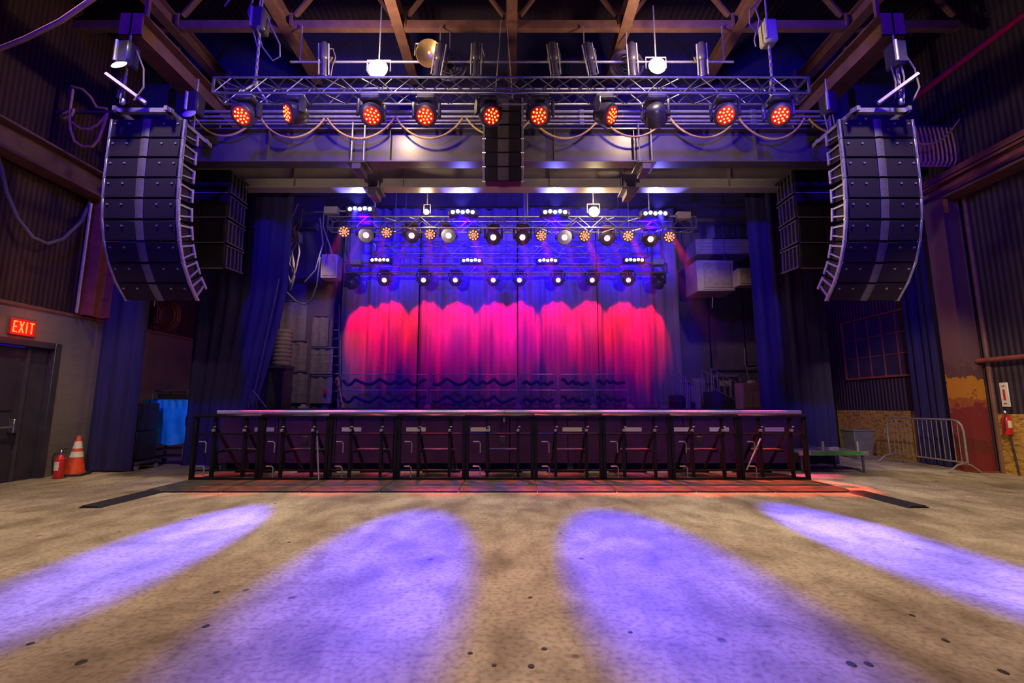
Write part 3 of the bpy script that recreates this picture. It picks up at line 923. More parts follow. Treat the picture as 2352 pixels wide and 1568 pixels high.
def fixture_meshes():
    b = MB().bb(-.17, .17, -.15, .15, -.11, -.02)
    HM['base'] = b.mesh('base', MT['headblack'], .03)
    HM['base_top'] = MB().bb(-.15, .15, -.13, .13, -.02, .0).mesh('base_plate', MT['headclamp'], .006)
    HM['clamp'] = MB().tube((0, -.05, .03), (0, .05, .03), .035, 10).bb(-.02, .02, -.025, .025, -.01, .03).mesh('clamp', MT['headclamp'])
    HM['yoke_arm'] = MB().prism([(-.05, -.09), (.05, -.09), (.07, -.24), (.05, -.38), (-.05, -.38), (-.07, -.24)], 0, -.025, .025).mesh('yoke_arm', MT['headblack'], .012)
    HM['head'] = MB().lathe([(.10, .17), (.15, .13), (.185, .02), (.20, -.09), (.20, -.15), (.175, -.17)], 20).mesh('head', MT['headblack'])
    HM['lens'] = MB().lathe([(.15, -.168), (.15, -.178), (.13, -.184)], 20).mesh('lens', MT['red_lens'])
    c = MB()
    for rr, n in ((0.0, 1), (.06, 6), (.108, 9)):
        for k in range(n):
            a = 2 * PI * k / n
            c.lathe([(.017, -.178), (.017, -.192), (.009, -.197)], 8, Matrix.Translation((rr * math.cos(a), rr * math.sin(a), 0)))
    HM['leds'] = c.mesh('led_cluster', MT['led_red'])
    c = MB()
    for rr, n in ((0.0, 1), (.05, 6)):
        for k in range(n):
            a = 2 * PI * k / n
            c.lathe([(.021, -.02), (.021, -.034), (.010, -.038)], 8, Matrix.Translation((rr * math.cos(a), rr * math.sin(a), 0)))
    for k in range(9):
        a = 2 * PI * k / 9
        c.lathe([(.024, -.02), (.024, -.034), (.010, -.038)], 8, Matrix.Translation((.105 * math.cos(a), .105 * math.sin(a), 0)))
    HM['par_leds'] = c.mesh('led_cluster', MT['led_amber'])
    HM['par_can'] = MB().lathe([(.06, .24), (.10, .22), (.135, .1), (.15, .0), (.158, -.02), (.14, -.022)], 16).mesh('can', MT['headblack'])
    HM['par_yoke'] = MB().path([(-.17, 0, .08), (-.17, 0, .26), (-.12, 0, .31), (.12, 0, .31), (.17, 0, .26), (.17, 0, .08)], .012, 6).mesh('yoke', MT['headblack'])
    HM['spot_lens'] = MB().lathe([(.075, -.17), (.075, -.185), (.04, -.20)], 14).mesh('lens', MT['led_pink'])
    HM['ring'] = MB().lathe([(.13, -.165), (.185, -.16), (.19, -.175), (.13, -.18)], 20).mesh('bezel', MT['alu'])
    HM['bar_body'] = MB().bb(-.36, .36, -.05, .16, -.09, .09).mesh('body', MT['headblack'], .015)
    HM['bar_cell'] = MB().lathe([(.048, 0), (.05, -.012), (.03, -.03)], 12, Matrix.Rotation(R(-90), 4, 'X')).mesh('led_cell', MT['led_blue'])
    HM['bar_foot'] = MB().bb(-.03, .03, .0, .06, -.22, -.09).mesh('bracket', MT['rig'], .006)
    HM['ell_body'] = MB().lathe([(.05, .34), (.085, .30), (.095, .05), (.09, .0), (.07, -.02), (.07, -.28), (.085, -.29), (.085, -.33), (.06, -.335)], 14).mesh('barrel', MT['headblack'])
    HM['ell_yoke'] = MB().path([(-.12, 0, .0), (-.12, .1, .16), (.12, .1, .16), (.12, 0, .0)], .014, 6).mesh('yoke', MT['rig'])
    HM['ell_glint'] = MB().tube((0, 0, -.3), (0, 0, .3), .016, 6).mesh('edge_glint', MT['headclamp'])  # pale rods stand for the bright highlights along the barrel edges
    HM['ell_rod'] = MB().tube((0, .1, .16), (0, .2, .22), .016, 6).mesh('clamp', MT['rig'])


fixture_meshes()


def face(direction):
    return Vector(direction).to_track_quat('-Z', 'Y')


def wash_head(x, direction, label, lit=True, on=1.0):
    t = thing('wash_light', label, 'stage light', (x, 7.42, 6.80), 'red wash lights on the front truss')
    put('base', HM['base'], t)
    put('base_plate', HM['base_top'], t)
    for s in (-1, 1):
        put('clamp', HM['clamp'], t, (s * .09, -.02, 0))
    yaw = math.atan2(direction[0], -direction[1])
    q = Matrix.Rotation(yaw, 4, 'Z').to_quaternion()
    for s in (-1, 1):
        a = put('yoke_arm', HM['yoke_arm'], t, q @ Vector((s * .225, 0, 0)), q)
    h = put('head', HM['head'], t, (0, 0, -.30), face(direction))
    put('lens', HM['lens'], h)
    put('led_cluster', HM['leds'], h, stuff=True)
    d = Vector(direction).normalized()
    p = Vector((x, 7.42, 6.5)) + d * .24
    lamp('SPOT', 'wash_lamp', p, 45 * on, (1.0, .06, .03), parent=t, target=p + d, angle=70, blend=.6, radius=.1)
    return t


heads = [(567, (-.05, -1, -.95)), (683, (-.75, -.75, -.45)), (853, (.45, -1, -.95)), (980, (.02, -1, -1.0)), (1122, (.55, -1, -1.0)),
         (1241, (-.25, -1, -.95)), (1387, (.95, -.75, -.75)), (1505, (.4, 1, -.5)), (1665, (-.45, -1, -.9)), (1787, (-.35, -1, -.9))]
for k, (px, d) in enumerate(heads):
    x = at(px, 255, 7.42).x
    wash_head(x, d, f"red wash light under the front truss, {ORD[k]} of ten from the left" + (', lens turned away' if k == 7 else ''))

# red LED pars and pink moving spots under the second truss
for k, (px, py) in enumerate(((790, 532), (888, 534), (988, 538), (1088, 540), (1243, 541), (1343, 542), (1443, 542), (1538, 544))):
    p = at(px, py, 11.2)
    t = thing('par_light', f'round amber par lamp in the stage rig, {ORD[k]} of eight from the left', 'stage light', p, 'amber LED pars in the stage rig')
    put('yoke', HM['par_yoke'], t, (0, .02, -.06))
    put('hanger', MB().bb(-.02, .02, .0, .04, .22, 5.93 - p.z).mesh('hanger', MT['headblack']), t)
    dr = (-p.x * .12, -1, -.32)
    h = put('can', HM['par_can'], t, (0, 0, 0), face(dr))
    put('led_cluster', HM['par_leds'], h, stuff=True)


def moving_spot(name, p, dr, label, group, ztop, big=1.0, ring=False):
    t = thing(name, label, 'stage light', p, group)
    put('base', HM['base'], t, (0, 0, ztop - p.z))
    q = Matrix.Rotation(math.atan2(dr[0], -dr[1]), 4, 'Z').to_quaternion()
    for s in (-1, 1):
        put('yoke_arm', HM['yoke_arm'], t, Vector((0, 0, ztop - p.z)) + q @ Vector((s * .225, 0, 0)), q)
    h = put('head', HM['head'], t, (0, 0, 0), face(dr))
    put('lens', HM['spot_lens'], h)
    if ring:
        put('bezel', HM['ring'], h)
    return t


for k, (px, py) in enumerate(((840, 540), (945, 541), (1030, 541), (1133, 545), (1200, 545), (1297, 545), (1395, 547), (1495, 549))):
    p = at(px, py, 11.5)
    moving_spot('moving_spot', p, (-p.x * .10, -1, -.38), f'pink lensed moving spot among the amber pars, {ORD[k]} of eight from the left', 'pink moving spots in the stage rig', p.z + .34, ring=k in (0, 2, 5))
    mv = [o for o in C.objects if o.name.startswith('moving_spot')][-1]
    tx = -5.4 + k * 1.55
    lamp('SPOT', 'spot_lamp', p + Vector((0, -.24, -.08)), 4600, (1.0, .06, (.10, .40, .30, .55, .20, .45, .12, .3)[k]), parent=mv, target=(tx, 10.02, 1.26), angle=13, blend=.9, radius=.05)
    if k % 2:
        lamp('SPOT', 'spot_lamp', p + Vector((0, .1, -.28)), 150, (1.0, .01, .10), parent=mv, target=(p.x * 1.1, 15.0, 1.9), angle=26, blend=.9, radius=.05)

# curtain wash spots under the rear truss: they throw the red scallops on the curtain
for k, px in enumerate((883, 973, 1046, 1133, 1193, 1282, 1360, 1443)):
    p = at(px, 643, 14.6)
    t = moving_spot('curtain_spot', p, (-p.x * .06, -1, -.3), f'pink spot lamp under the rear truss, {ORD[k]} of eight from the left', 'pink spots above the curtain', p.z + .34)
    q = Vector((p.x, 14.85, p.z))
    lamp('SPOT', 'curtain_lamp', q, 720, (1.0, .0, .045), parent=t, target=(p.x * 1.04, 16.0, p.z - 1.16), angle=55, blend=.4, radius=.05)
for x in (-5.3, 4.85):
    t = moving_spot('curtain_spot', Vector((x, 14.65, 5.42)), (0, .8, -.6), f"unlit looking spot lamp at the {'left' if x < 0 else 'right'} end of the rear truss", 'pink spots above the curtain', 5.76)
    lamp('SPOT', 'curtain_lamp', (x, 14.95, 5.42), 720, (1.0, .0, .03), parent=t, target=(x * .99, 16.0, 4.2), angle=50, blend=.35, radius=.05)


# blue white LED bars: five cells each, four on each of two trusses
def led_bar(px, py, Y, label, ztop):
    p = at(px, py, Y)
    t = thing('led_bar', label, 'stage light', p, 'blue white LED bars')
    put('body', HM['bar_body'], t, (0, .04, 0))
    for i in range(5):
        put('led_cell', HM['bar_cell'], t, ((i - 2) * .125, -.012, (.012 if i % 2 else -.006)))
    for s in (-1, 1):
        put('bracket', MB().bb(-.02, .02, .02, .31, min(.05, ztop - p.z), max(-.05, ztop - p.z)).mesh('bracket', MT['rig']), t, (s * .3, .06, 0))
    return t, p


def beam(sp, tx, y_far, y_near, half, e, col, t):
    """one tight oval beam of a bar onto the floor from y_far to y_near"""
    a1, a2 = math.atan2(sp.z, sp.y - y_far), math.atan2(sp.z, sp.y - y_near)
    am = (a1 + a2) / 2
    ty = sp.y - sp.z / math.tan(am)
    hw = math.atan2(half, math.hypot(sp.y - ty, sp.z))
    o = lamp('SPOT', 'beam_lamp', sp, e, col, parent=t, target=(tx, ty, 0), angle=2.2 * math.degrees(hw), blend=.85, radius=.04)
    o.scale = (1, math.tan((a1 - a2) / 2) / math.tan(hw), 1)


for k, (px, py) in enumerate(((827, 480), (1063, 487), (1275, 487), (1505, 490))):
    t, p = led_bar(px, py, 10.95, f'five cell LED bar above the amber pars, {ORD[k]} of four from the left', 6.22)
    x = p.x
    sp = p + Vector((0, -.14, 0))
    if k in (1, 2):
        beam(sp, (-1.15, 1.25)[k - 1] * 1.02, 6.5, 1.0, .88, (13000, 15500)[k - 1], (.0, .0, 1.0), t)
    else:
        beam(sp, -3.5 if k == 0 else 3.8, 6.75 if k == 0 else 6.9, 2.0, .66, (21000, 26000)[k // 3], (.09, .08, 1.0), t)
    lamp('SPOT', 'girder_glow', sp, 420, (.16, .16, 1.0), parent=t, target=(x, 9.95, p.z + 1.0), angle=96, blend=.5, radius=.05)
    lamp('SPOT', 'blue_flood', p + Vector((0, .1, -.16)), 1900, (.012, .0, 1.0), parent=t, target=(x * 1.15, 15.5, 6.6), angle=92, blend=.6, radius=.08)
for k, (px, py) in enumerate(((873, 597), (1083, 598), (1258, 598), (1457, 597))):
    t, p = led_bar(px, py, 14.2, f'five cell LED bar on the rear truss, {ORD[k]} of four from the left', 6.0)
    sp = p + Vector((0, -.12, 0))
    lamp('SPOT', 'blue_flood', p + Vector((0, -.1, -.16)), 500, (.012, .0, 1.0), parent=t, target=(p.x * 1.1, 12.6, 1.3), angle=76, blend=.6, radius=.08)
    lamp('SPOT', 'blue_back_flood', p + Vector((0, .32, .1)), 800, (.01, .0, 1.0), parent=t, target=(p.x, 16.0, 6.6), angle=140, blend=.9, radius=.1)

# red wash of the pars on the stage edge, barrier and tread plates
for k, x in enumerate((-4.6, -3.0, -1.2, .6, 1.8, 3.0, 4.2, 5.2)):
    par = [o for o in C.objects if o.name.startswith('par_light')][k]
    lamp('SPOT', 'par_lamp', par.location + Vector((0, -.2, -.05)), (2600, 2600, 3000, 4000, 6000, 8000, 8000, 8000)[k], (1.0, .05, (.05, .10, .12, .08, .05, .03, .02, .02)[k]), parent=par, target=(x, 8.3, .1), angle=17, blend=.7, radius=.06)


# end boxes on the rigs, motor covers
for k, (px, py, Y, lb) in enumerate(((762, 484, 11.2, 'pale box at the left end of the stage rig'), (1569, 496, 11.2, 'pale box at the right end of the stage rig'), (818, 602, 14.5, 'pale box at the left end of the low rear truss'), (1511, 602, 14.5, 'pale box at the right end of the low rear truss'))):
    p = at(px, py, Y)
    t = thing('junction_box', lb, 'box', p, 'pale boxes at the truss ends')
    MB().box(p, (.36, .16, .19)).build('housing', MT['headclamp'], t, bevel=.012)
    s = 1 if px < 1176 else -1
    MB().tube(p + Vector((s * .18, 0, 0)), (p.x + s * .8, p.y, p.z - .04), .03, 8).build('arm', MT['rig'], t)


# ------------------------------------------------------------------ big warm floods above the front truss and on the stage rig
def flood(p, label, e, s=1.0):
    t = thing('flood_light', label, 'stage light', p, 'warm white floods')
    m = MB()
    m.M = Matrix.Translation(p)
    m.lathe([(.11 * s, .2), (.15 * s, .14), (.17 * s, .0), (.18 * s, -.03), (.16 * s, -.03)], 16, Matrix.Rotation(R(-90), 4, 'X') @ Matrix.Rotation(PI, 4, 'Y') @ Matrix.Rotation(PI, 4, 'X'))
    m.build('housing', MT['headblack'], t)
    m = MB()
    m.M = Matrix.Translation(p)
    m.lathe([(.15 * s, 0), (.13 * s, .05), (.06 * s, .085)], 16, Matrix.Translation((0, -.03, 0)) @ Matrix.Rotation(R(90), 4, 'X'))
    m.build('lamp_face', MT['lamp_warm'], t)
    MB().path([p + Vector(v) for v in ((-.2 * s, .05, 0), (-.2 * s, .05, .24), (.2 * s, .05, .24), (.2 * s, .05, 0))], .014, 6).build('yoke', MT['rig'], t)
    MB().tube(p + Vector((0, .05, .24)), (p.x, p.y + .05, ZB + .1 if p.y < 10 else ZC), .014, 6).build('drop_rod', MT['rig'], t)
    lamp('POINT', 'flood_lamp', p + Vector((0, -.34 * s, .02)), e, (1.0, .74, .40), parent=t, radius=.12)
    return t


flood(at(868, 160, 8.1), 'glaring warm flood light above the front truss, left of centre', 230, 1.15)
flood(at(1509, 153, 8.1), 'glaring warm flood light above the front truss, right of centre', 190, 1.0)
flood(at(1364, 487, 11.15), 'glaring warm flood light in the stage rig between two LED bars', 150, .8)
flood(at(980, 488, 11.15), 'small warm lamp in the stage rig left of centre', 40, .42)

# ------------------------------------------------------------------ pipes on the front girder and cable swags
for k, (z, y, r) in enumerate(((7.68, 9.06, .036), (7.55, 9.04, .03), (7.46, 9.05, .026), (7.38, 9.04, .024))):
    t = thing('steel_pipe', f"long pale horizontal pipe above the front girder, {['topmost', 'second from the top', 'third from the top', 'lowest'][k]} of four", 'pipe', (0, y, z), 'pale pipes above the front girder')
    MB().tube((-6.9, y, z), (6.85, y, z), r, 10).build('tube', MT['pipe'], t)
    for x in (-5.6, -1.9, 1.5, 5.2):
        MB().tube((x - .05, y, z), (x + .05, y, z), r + .012, 10).build('coupler', MT['galv'], t)
for k, x in enumerate((-4.1, -.8, 2.4, 5.9)):
    t = tag(MB().bb(x - .02, x + .02, 9.09, 9.13, 7.27, 7.75).build('pipe_bracket', MT['dark_steel']), f'dark upright bracket behind the pale pipes, {ORD[k]} of four from the left', 'bracket', 'pipe brackets on the girder')
sw = [(450, 585), (600, 745), (752, 905), (912, 1062), (1072, 1220), (1222, 1375), (1385, 1525), (1540, 1690), (1698, 1848), (1858, 1990)]
for k, (a, b) in enumerate(sw):
    p, q = at(a, 272, 8.93), at(b, 272, 8.93)
    dip = (.40, .44, .46, .46, .42, .46, .42, .44, .47, .36)[k]
    pts = []
    for i in range(17):
        u = i / 16
        pts.append((p.x + (q.x - p.x) * u, 8.93, p.z - dip * (1 - (2 * u - 1) ** 2) ** 0.85))
    t = tag(MB().path(pts, .021, 8).build('cable_swag', MT['tan']), f'tan cable hanging in a loop below the pale pipes, {ORD[k]} of ten from the left', 'cable', 'tan cable swags under the pipes')

# rod hangers on the two girders
for gy, zt, pxs, nm in ((8.97, 7.36, (820, 1484), 'front'), (10.13, 7.3, (858, 1445), 'rear')):
    for i, px in enumerate(pxs):
        x = at(px, 375, gy).x
        t = thing('rod_hanger', f"pair of pale rods with a plate clamped under the {nm} girder, {'left' if i == 0 else 'right'} of centre", 'hanger', (x, gy, 6.45))
        for s in (-.13, .13):
            MB().tube((x + s, gy, 6.46), (x + s, gy, zt), .016, 8).build('rod', MT['pipe'], t)
            MB().tube((x + s, gy + .34, 6.46), (x + s, gy + .34, zt), .016, 8).build('rod', MT['pipe'], t)
        MB().bb(x - .2, x + .2, gy - .06, gy + .42, 6.43, 6.47).build('clamp_plate', MT['dark_steel'], t, bevel=.004)
        MB().bb(x - .09, x + .09, gy - .05, gy + .41, 6.3, 6.43).build('channel', MT['dark_steel'], t, bevel=.004)

# fixtures standing up behind the front truss
t = thing('lighting_bar', 'thin horizontal lighting bar behind the front truss, holding theatre spots', 'pipe', (0, 8.55, 8.45))
MB().tube((-4.6, 8.55, 8.45), (4.6, 8.55, 8.45), .024, 8).build('tube', MT['galv'], t)
for x in (-4.4, -1.5, 1.5, 4.4):
    MB().tube((x, 8.55, 8.45), (x, 8.55, ZB), .014, 6).build('drop_rod', MT['galv'], t)
for k, (px, tilt) in enumerate(((745, .05), (1008, .2), (1094, .05), (1272, -.15), (1355, -.25), (1452, -.12), (1612, -.12))):
    p = at(px, 140, 8.35)
    t = thing('theatre_spot', f'grey tubular theatre spot above the front truss, {ORD[k]} of seven from the left', 'stage light', p, 'theatre spots on the lighting bar')
    q = Matrix.Rotation(tilt, 4, 'Y').to_quaternion() @ Matrix.Rotation(.25, 4, 'X').to_quaternion()
    bo = put('barrel', HM['ell_body'], t, (0, 0, .02), q)
    for s in (-1, 1):
        put('edge_glint', HM['ell_glint'], bo, (s * .1, -.03, 0))
    put('yoke', HM['ell_yoke'], t)
    put('clamp', HM['ell_rod'], t)
    MB().path([p + Vector(v) for v in ((.02, .03, .3), (.12, .1, .36), (.16, .15, .2), (.13, .1, -.02), (.1, .1, -.3))], .012, 6).build('power_cable', MT['greycable'], t)
p = at(985, 122, 8.3)
t = thing('reflector_lamp', 'brass coloured round reflector lamp above the front truss, left of centre', 'stage light', p)
m = MB()
m.M = Matrix.Translation(p) @ Matrix.Rotation(R(-70), 4, 'X')
m.lathe([(.10, .16), (.2, .08), (.27, .0), (.26, -.01), (.19, .06), (.09, .13)], 20)
m.build('reflector', MT['brass'], t)
MB().path([p + Vector(v) for v in ((-.3, .05, 0), (-.3, .1, .3), (.3, .1, .3), (.3, .05, 0))], .014, 6).build('yoke', MT['rig'], t)
for k, (px, py, w_) in enumerate(((1033, 150, 'left'), (1440, 150, 'right'))):
    p = at(px, py, 8.75)
    t = thing('drum_fan', f'round dark drum fan behind the theatre spots, {w_} of centre', 'fan', p)
    for r in (.34, .27, .20, .12):
        MB().path([p + Vector((r * math.cos(a), -.02 if r < .3 else 0, r * math.sin(a))) for a in [2 * PI * i / 20 for i in range(20)]], .012 if r < .3 else .035, 6, True).build('guard_ring', MT['dark_steel'], t)
    bl = MB()
    for i in range(5):
        a = 2 * PI * i / 5
        bl.prism([(.05, -.03), (.28, -.07), (.28, .07), (.05, .03)], 2, -.004, .004)
        nv = 8
        Mx = Matrix.Translation(p + Vector((0, .06, 0))) @ Matrix.Rotation(a, 4, 'Y') @ Matrix.Rotation(R(90), 4, 'X') @ Matrix.Rotation(.5, 4, 'X')
        for q in range(len(bl.v) - nv, len(bl.v)):
            bl.v[q] = Mx @ bl.v[q]
    bl.build('fan_blade', MT['dark_steel'], t)
    MB().tube(p + Vector((0, .0, 0)), p + Vector((0, .12, 0)), .06, 10).build('motor', MT['black'], t)
    MB().tube(p + Vector((0, 0, .34)), (p.x, p.y - .05, ZB + .05), .014, 6).build('drop_rod', MT['galv'], t)


# ------------------------------------------------------------------ chain hoists
def hoist(x, y, ztop, zbody, zend, label, white=False, loops=(), body=(.24, .26, .46), m='headblack'):
    t = thing('chain_hoist', label, 'hoist', (x, y, zend), 'chain hoists')
    b = MB().box((x, y, zbody), body).build('body', MT[m], t, bevel=.04)
    MB().tube((x - body[0] * .42, y - body[1] * .5, zbody - body[2] * .42), (x - body[0] * .42, y - body[1] * .5, zbody + body[2] * .42), .03, 8).build('motor_tube', MT['rig'], b)
    MB().tube((x, y, zbody + body[2] / 2), (x, y, ztop), .018, 6).build('chain', MT['rig'], t)
    n = max(3, int((zbody - body[2] / 2 - zend) / .07))
    c = MB()
    for i in range(n):
        z = zbody - body[2] / 2 - (i + .5) * (zbody - body[2] / 2 - zend) / n
        c.box((x, y, z), (.045 if i % 2 else .02, .02 if i % 2 else .045, .075))
    c.build('load_chain', MT['rig'], t)
    MB().box((x, y, zend - .04), (.09, .06, .12)).build('hook_block', MT['galv'], t, bevel=.02)
    if white:
        o = MB()
        o.M = Matrix.Translation((x, y - body[1] / 2 - .012, zbody - .06 - body[2] / 2)) @ Matrix.Rotation(R(62), 4, 'X')
        o.lathe([(.12, 0), (.125, .01), (.11, .02)], 18)
        for i, v in enumerate(o.v):
            pass
        pl = o.build('oval_plate', MT['white'], t)
        MB().box((x, y - body[1] / 2 - .02, zbody - .075 - body[2] / 2), (.12, .02, .025)).build('plate_mark', MT['ink'], pl)
    for k, L in enumerate(loops):
        MB().path([Vector(v) + Vector((x, y, zbody)) for v in L], .014, 6).build('cable_loop', MT['greycable'], t)
    return t


LP = [[(.05, -.1, .9), (.03, -.12, .3), (.0, -.1, -.2), (.1, -.05, -.55), (.28, 0, -.78), (.4, 0, -.7), (.38, 0, -.45), (.2, 0, -.1), (.05, 0, .25)],
      [(-.1, -.1, .95), (-.06, -.12, .5), (-.18, -.1, .1), (-.1, -.06, -.2), (-.02, 0, -.5)],
      [(-.3, -.1, .9), (-.42, -.1, .55), (-.55, -.1, .35), (-.62, -.1, .22)]]
hx = at(592, 130, 7.45).x
hoist(hx, 7.45, ZB, 8.35, 7.16, 'chain hoist and cable tangle over the left part of the front truss', loops=LP)
hx2 = at(1766, 100, 7.45).x
hoist(hx2, 7.45, ZB, 8.1, 7.16, 'chain hoist with pale tubes over the right part of the front truss', loops=[[(-.1, 0, .7), (-.3, 0, .5), (-.32, 0, .2), (-.2, 0, .0), (-.14, 0, .3), (-.2, 0, .6)], [(-.2, 0, .1), (-.26, 0, -.12), (-.24, 0, -.25)]], m='headclamp')
for xx, nm in ((hx, 'left'), (hx2, 'right')):
    t = thing('truss_bridle', f'two leg wire bridle joining the {nm} hoist to the front truss', 'sling', (xx, 7.45, 7.12))
    for s in (-1, 1):
        MB().tube((xx, 7.45, 7.12), (xx + s * .16, 7.45 + s * .14, 6.84), .02, 6).build('leg_wire', MT['rig'], t)
for s, nm in ((-1, 'left'), (1, 'right')):
    lo = [[(.14, 0, .1), (.3, 0, -.25), (.34, 0, -.6), (.2, 0, -.85)], [(-.1, 0, -.2), (-.06, 0, -.5), (-.1, 0, -.8)], [(.02, -.05, -.15), (.05, -.05, -.45), (0, -.05, -.85)]]
    hoist(s * 6.72, 7.2, 7.86, 7.45, 6.62, f'chain hoist with pale oval plate above the {nm} main speaker array, outer one', white=s < 0, loops=lo)
    hoist(s * 6.28, 8.3, 7.86, 7.3, 6.62, f'chain hoist above the {nm} main speaker array, inner one', white=s < 0, loops=lo[1:])
MB_ = tag(MB().bb(6.05, 6.75, 7.2, 7.34, 6.7, 6.76).build('hoist_shelf', MT['rig']), 'pale flat shelf under the right hoist cluster', 'shelf') if False else None

# cables on the side walls
tag(MB().path([at(a, b, c) for a, b, c in ((-20, 320, 7.5), (2, 380, 7.67), (15, 440, 7.75), (40, 500, 7.95), (75, 545, 8.2), (110, 560, 8.5), (145, 548, 8.8), (185, 510, 9.15), (205, 470, 9.35), (214, 430, 9.45))], .032, 8).build('wall_cable', MT['greycable']), 'thick grey cable hanging in a big loop against the left wall', 'cable')
t = thing('cable_bundle', 'tan cables looped from a bracket high on the left wall', 'cable', at(170, 300, 8.45))
for L in ([(168, 205), (163, 240), (160, 270), (163, 300), (172, 325), (190, 336), (212, 336), (226, 322), (240, 285), (248, 260)], [(165, 280), (185, 295), (208, 296), (228, 284), (246, 262)], [(165, 198), (190, 205), (208, 222), (222, 246), (246, 250)], [(160, 255), (145, 262), (148, 272), (165, 266), (170, 250)]):
    MB().path([at(a, b, 8.45) for a, b in L], .024, 8).build('cable', MT['tan'], t)
MB().bar(at(163, 200, 8.5), at(163, 300, 8.5), .06).build('bracket', MT['dark_steel'], t)
MB().bar((XL - .1, 8.5, at(163, 258, 8.5).z), at(262, 258, 8.5), .05).build('bracket_arm', MT['dark_steel'], t)
t = thing('cable_coil', 'tan cable coiled in many turns on a hook high on the right wall', 'cable', at(2142, 292, 9.8))
for k in range(9):
    px = 2102 + k * 10
    MB().path([at(px + dx, py, 9.8 + dy) for dx, py, dy in ((0, 292, 0), (6, 315, -.04), (12, 345, -.06), (14, 368, -.06), (8, 382, 0), (-2, 380, .06), (-6, 365, .08), (-5, 335, .08), (-3, 308, .05))], .027, 6, True).build('coil_turn', MT['tan'], t)
MB().path([at(a, b, 9.45) for a, b in ((2098, 322), (2115, 331), (2140, 330), (2165, 320), (2185, 300), (2196, 285), (2204, 274))], .02, 8).build('loose_end', MT['tan'], t)
MB().bar(at(2096, 291, 9.8), at(2196, 291, 9.8), .05).build('hook_bar', MT['dark_steel'], t)
MB().bar(at(2196, 291, 9.8), (XR, 9.8, at(2196, 291, 9.8).z), .05).build('hook_bar', MT['dark_steel'], t)

# ------------------------------------------------------------------ left floor: sign, cone, extinguisher, case, tarp cart
ex = thing('exit_sign', 'red lit EXIT sign above the dark door on the left', 'sign', (XL, 8.35, 2.7))
MB().bb(XL, XL + .05, 8.14, 8.58, 2.68, 2.98).build('housing', MT['exit_red'], ex, bevel=.006)
ys, zs, hh, ww, th, X_ = 8.18, 2.725, .21, .07, .022, XL + .05


def strokes(name, segs, y0):
    b = MB()
    for (a, c, d, e) in segs:
        p, q = Vector((X_ + .004, y0 + a * ww, zs + c * hh)), Vector((X_ + .004, y0 + d * ww, zs + e * hh))
        dv = (q - p)
        nrm = Vector((0, -dv.z, dv.y)).normalized() * th / 2
        b._add([p + nrm, p - nrm, q - nrm, q + nrm] + [v + Vector((.004, 0, 0)) for v in (p + nrm, p - nrm, q - nrm, q + nrm)],
               [(0, 1, 2, 3), (7, 6, 5, 4), (0, 4, 5, 1), (1, 5, 6, 2), (2, 6, 7, 3), (3, 7, 4, 0)])
    b.build(name, MT['exit_letter'], ex, smooth=False)


strokes('letter_e', [(.1, 0, .1, 1), (.1, .05, 1, .05), (.1, .5, .85, .5), (.1, .95, 1, .95)], ys)
strokes('letter_x', [(0, 0, 1, 1), (0, 1, 1, 0)], ys + .105)
strokes('letter_i', [(.5, 0, .5, 1)], ys + .195)
strokes('letter_t', [(.5, 0, .5, 1), (-.1, .95, 1.1, .95)], ys + .285)
lamp('POINT', 'exit_glow', (XL + .25, 8.36, 2.8), 4, (1, .06, .02), parent=ex, radius=.1)

cx, cy = -8.82, 9.45
t = thing('traffic_cone', 'orange traffic cone with two white bands beside the left drape', 'traffic cone', (cx, cy, 0))
m = MB()
m.M = Matrix.Translation((cx, cy, 0)) @ Matrix.Rotation(.3, 4, 'Z')
m.box((0, 0, .02), (.40, .40, .04)).build('base', MT['ink'], t, bevel=.01)
T_ = Matrix.Translation((cx, cy, 0))


def cone_r(z):
    return .165 - (.165 - .03) * (z - .04) / .74


m = MB(); m.M = T_
m.lathe([(cone_r(.04), .04), (cone_r(.40), .40), (cone_r(.78), .78), (.02, .78)], 24).build('cone', MT['orange'], t)
for z0, z1 in ((.36, .47), (.53, .67)):
    m = MB(); m.M = T_
    m.lathe([(cone_r(z0) + .001, z0), (cone_r(z0) + .005, z0), (cone_r(z1) + .005, z1), (cone_r(z1) + .001, z1)], 24).build('reflective_band', MT['reflect'], t)


def extinguisher(x, y, z, label, s=1.0, wall=False):
    t = thing('fire_extinguisher', label, 'fire extinguisher', (x, y, z))
    T = Matrix.Translation((x, y, z)) @ Matrix.Scale(s, 4)

    def mb():
        b = MB(); b.M = T
        return b
    mb().lathe([(.07, 0), (.082, .02), (.082, .36), (.06, .42), (.03, .45), (.03, .47)], 18).build('cylinder', MT['ext_red'], t)
    mb().lathe([(.035, .47), (.035, .52), (.02, .54)], 12).build('valve', MT['chrome'], t)
    mb().bar((0, 0, .54), (.13, -.02, .57), .025, .015).bar((0, 0, .51), (.12, -.02, .50), .025, .012).build('handle', MT['ink'], t)
    mb().path([(0, -.03, .49), (-.06, -.07, .48), (-.10, -.06, .38), (-.10, -.04, .2), (-.095, -.03, .08)], .013, 6).build('hose', MT['ink'], t)
    mb().prism([(.0835 * math.sin(a), -.0835 * math.cos(a)) for a in [(-.6 + i * .15) for i in range(9)]] + [(.080 * math.sin(a), -.080 * math.cos(a)) for a in [(.6 - i * .15) for i in range(9)]], 2, .16, .32).build('paper_label', MT['reflect'], t)
    return t


extinguisher(-8.72, 9.02, 0, 'red fire extinguisher on the floor between door and traffic cone', 1.0)

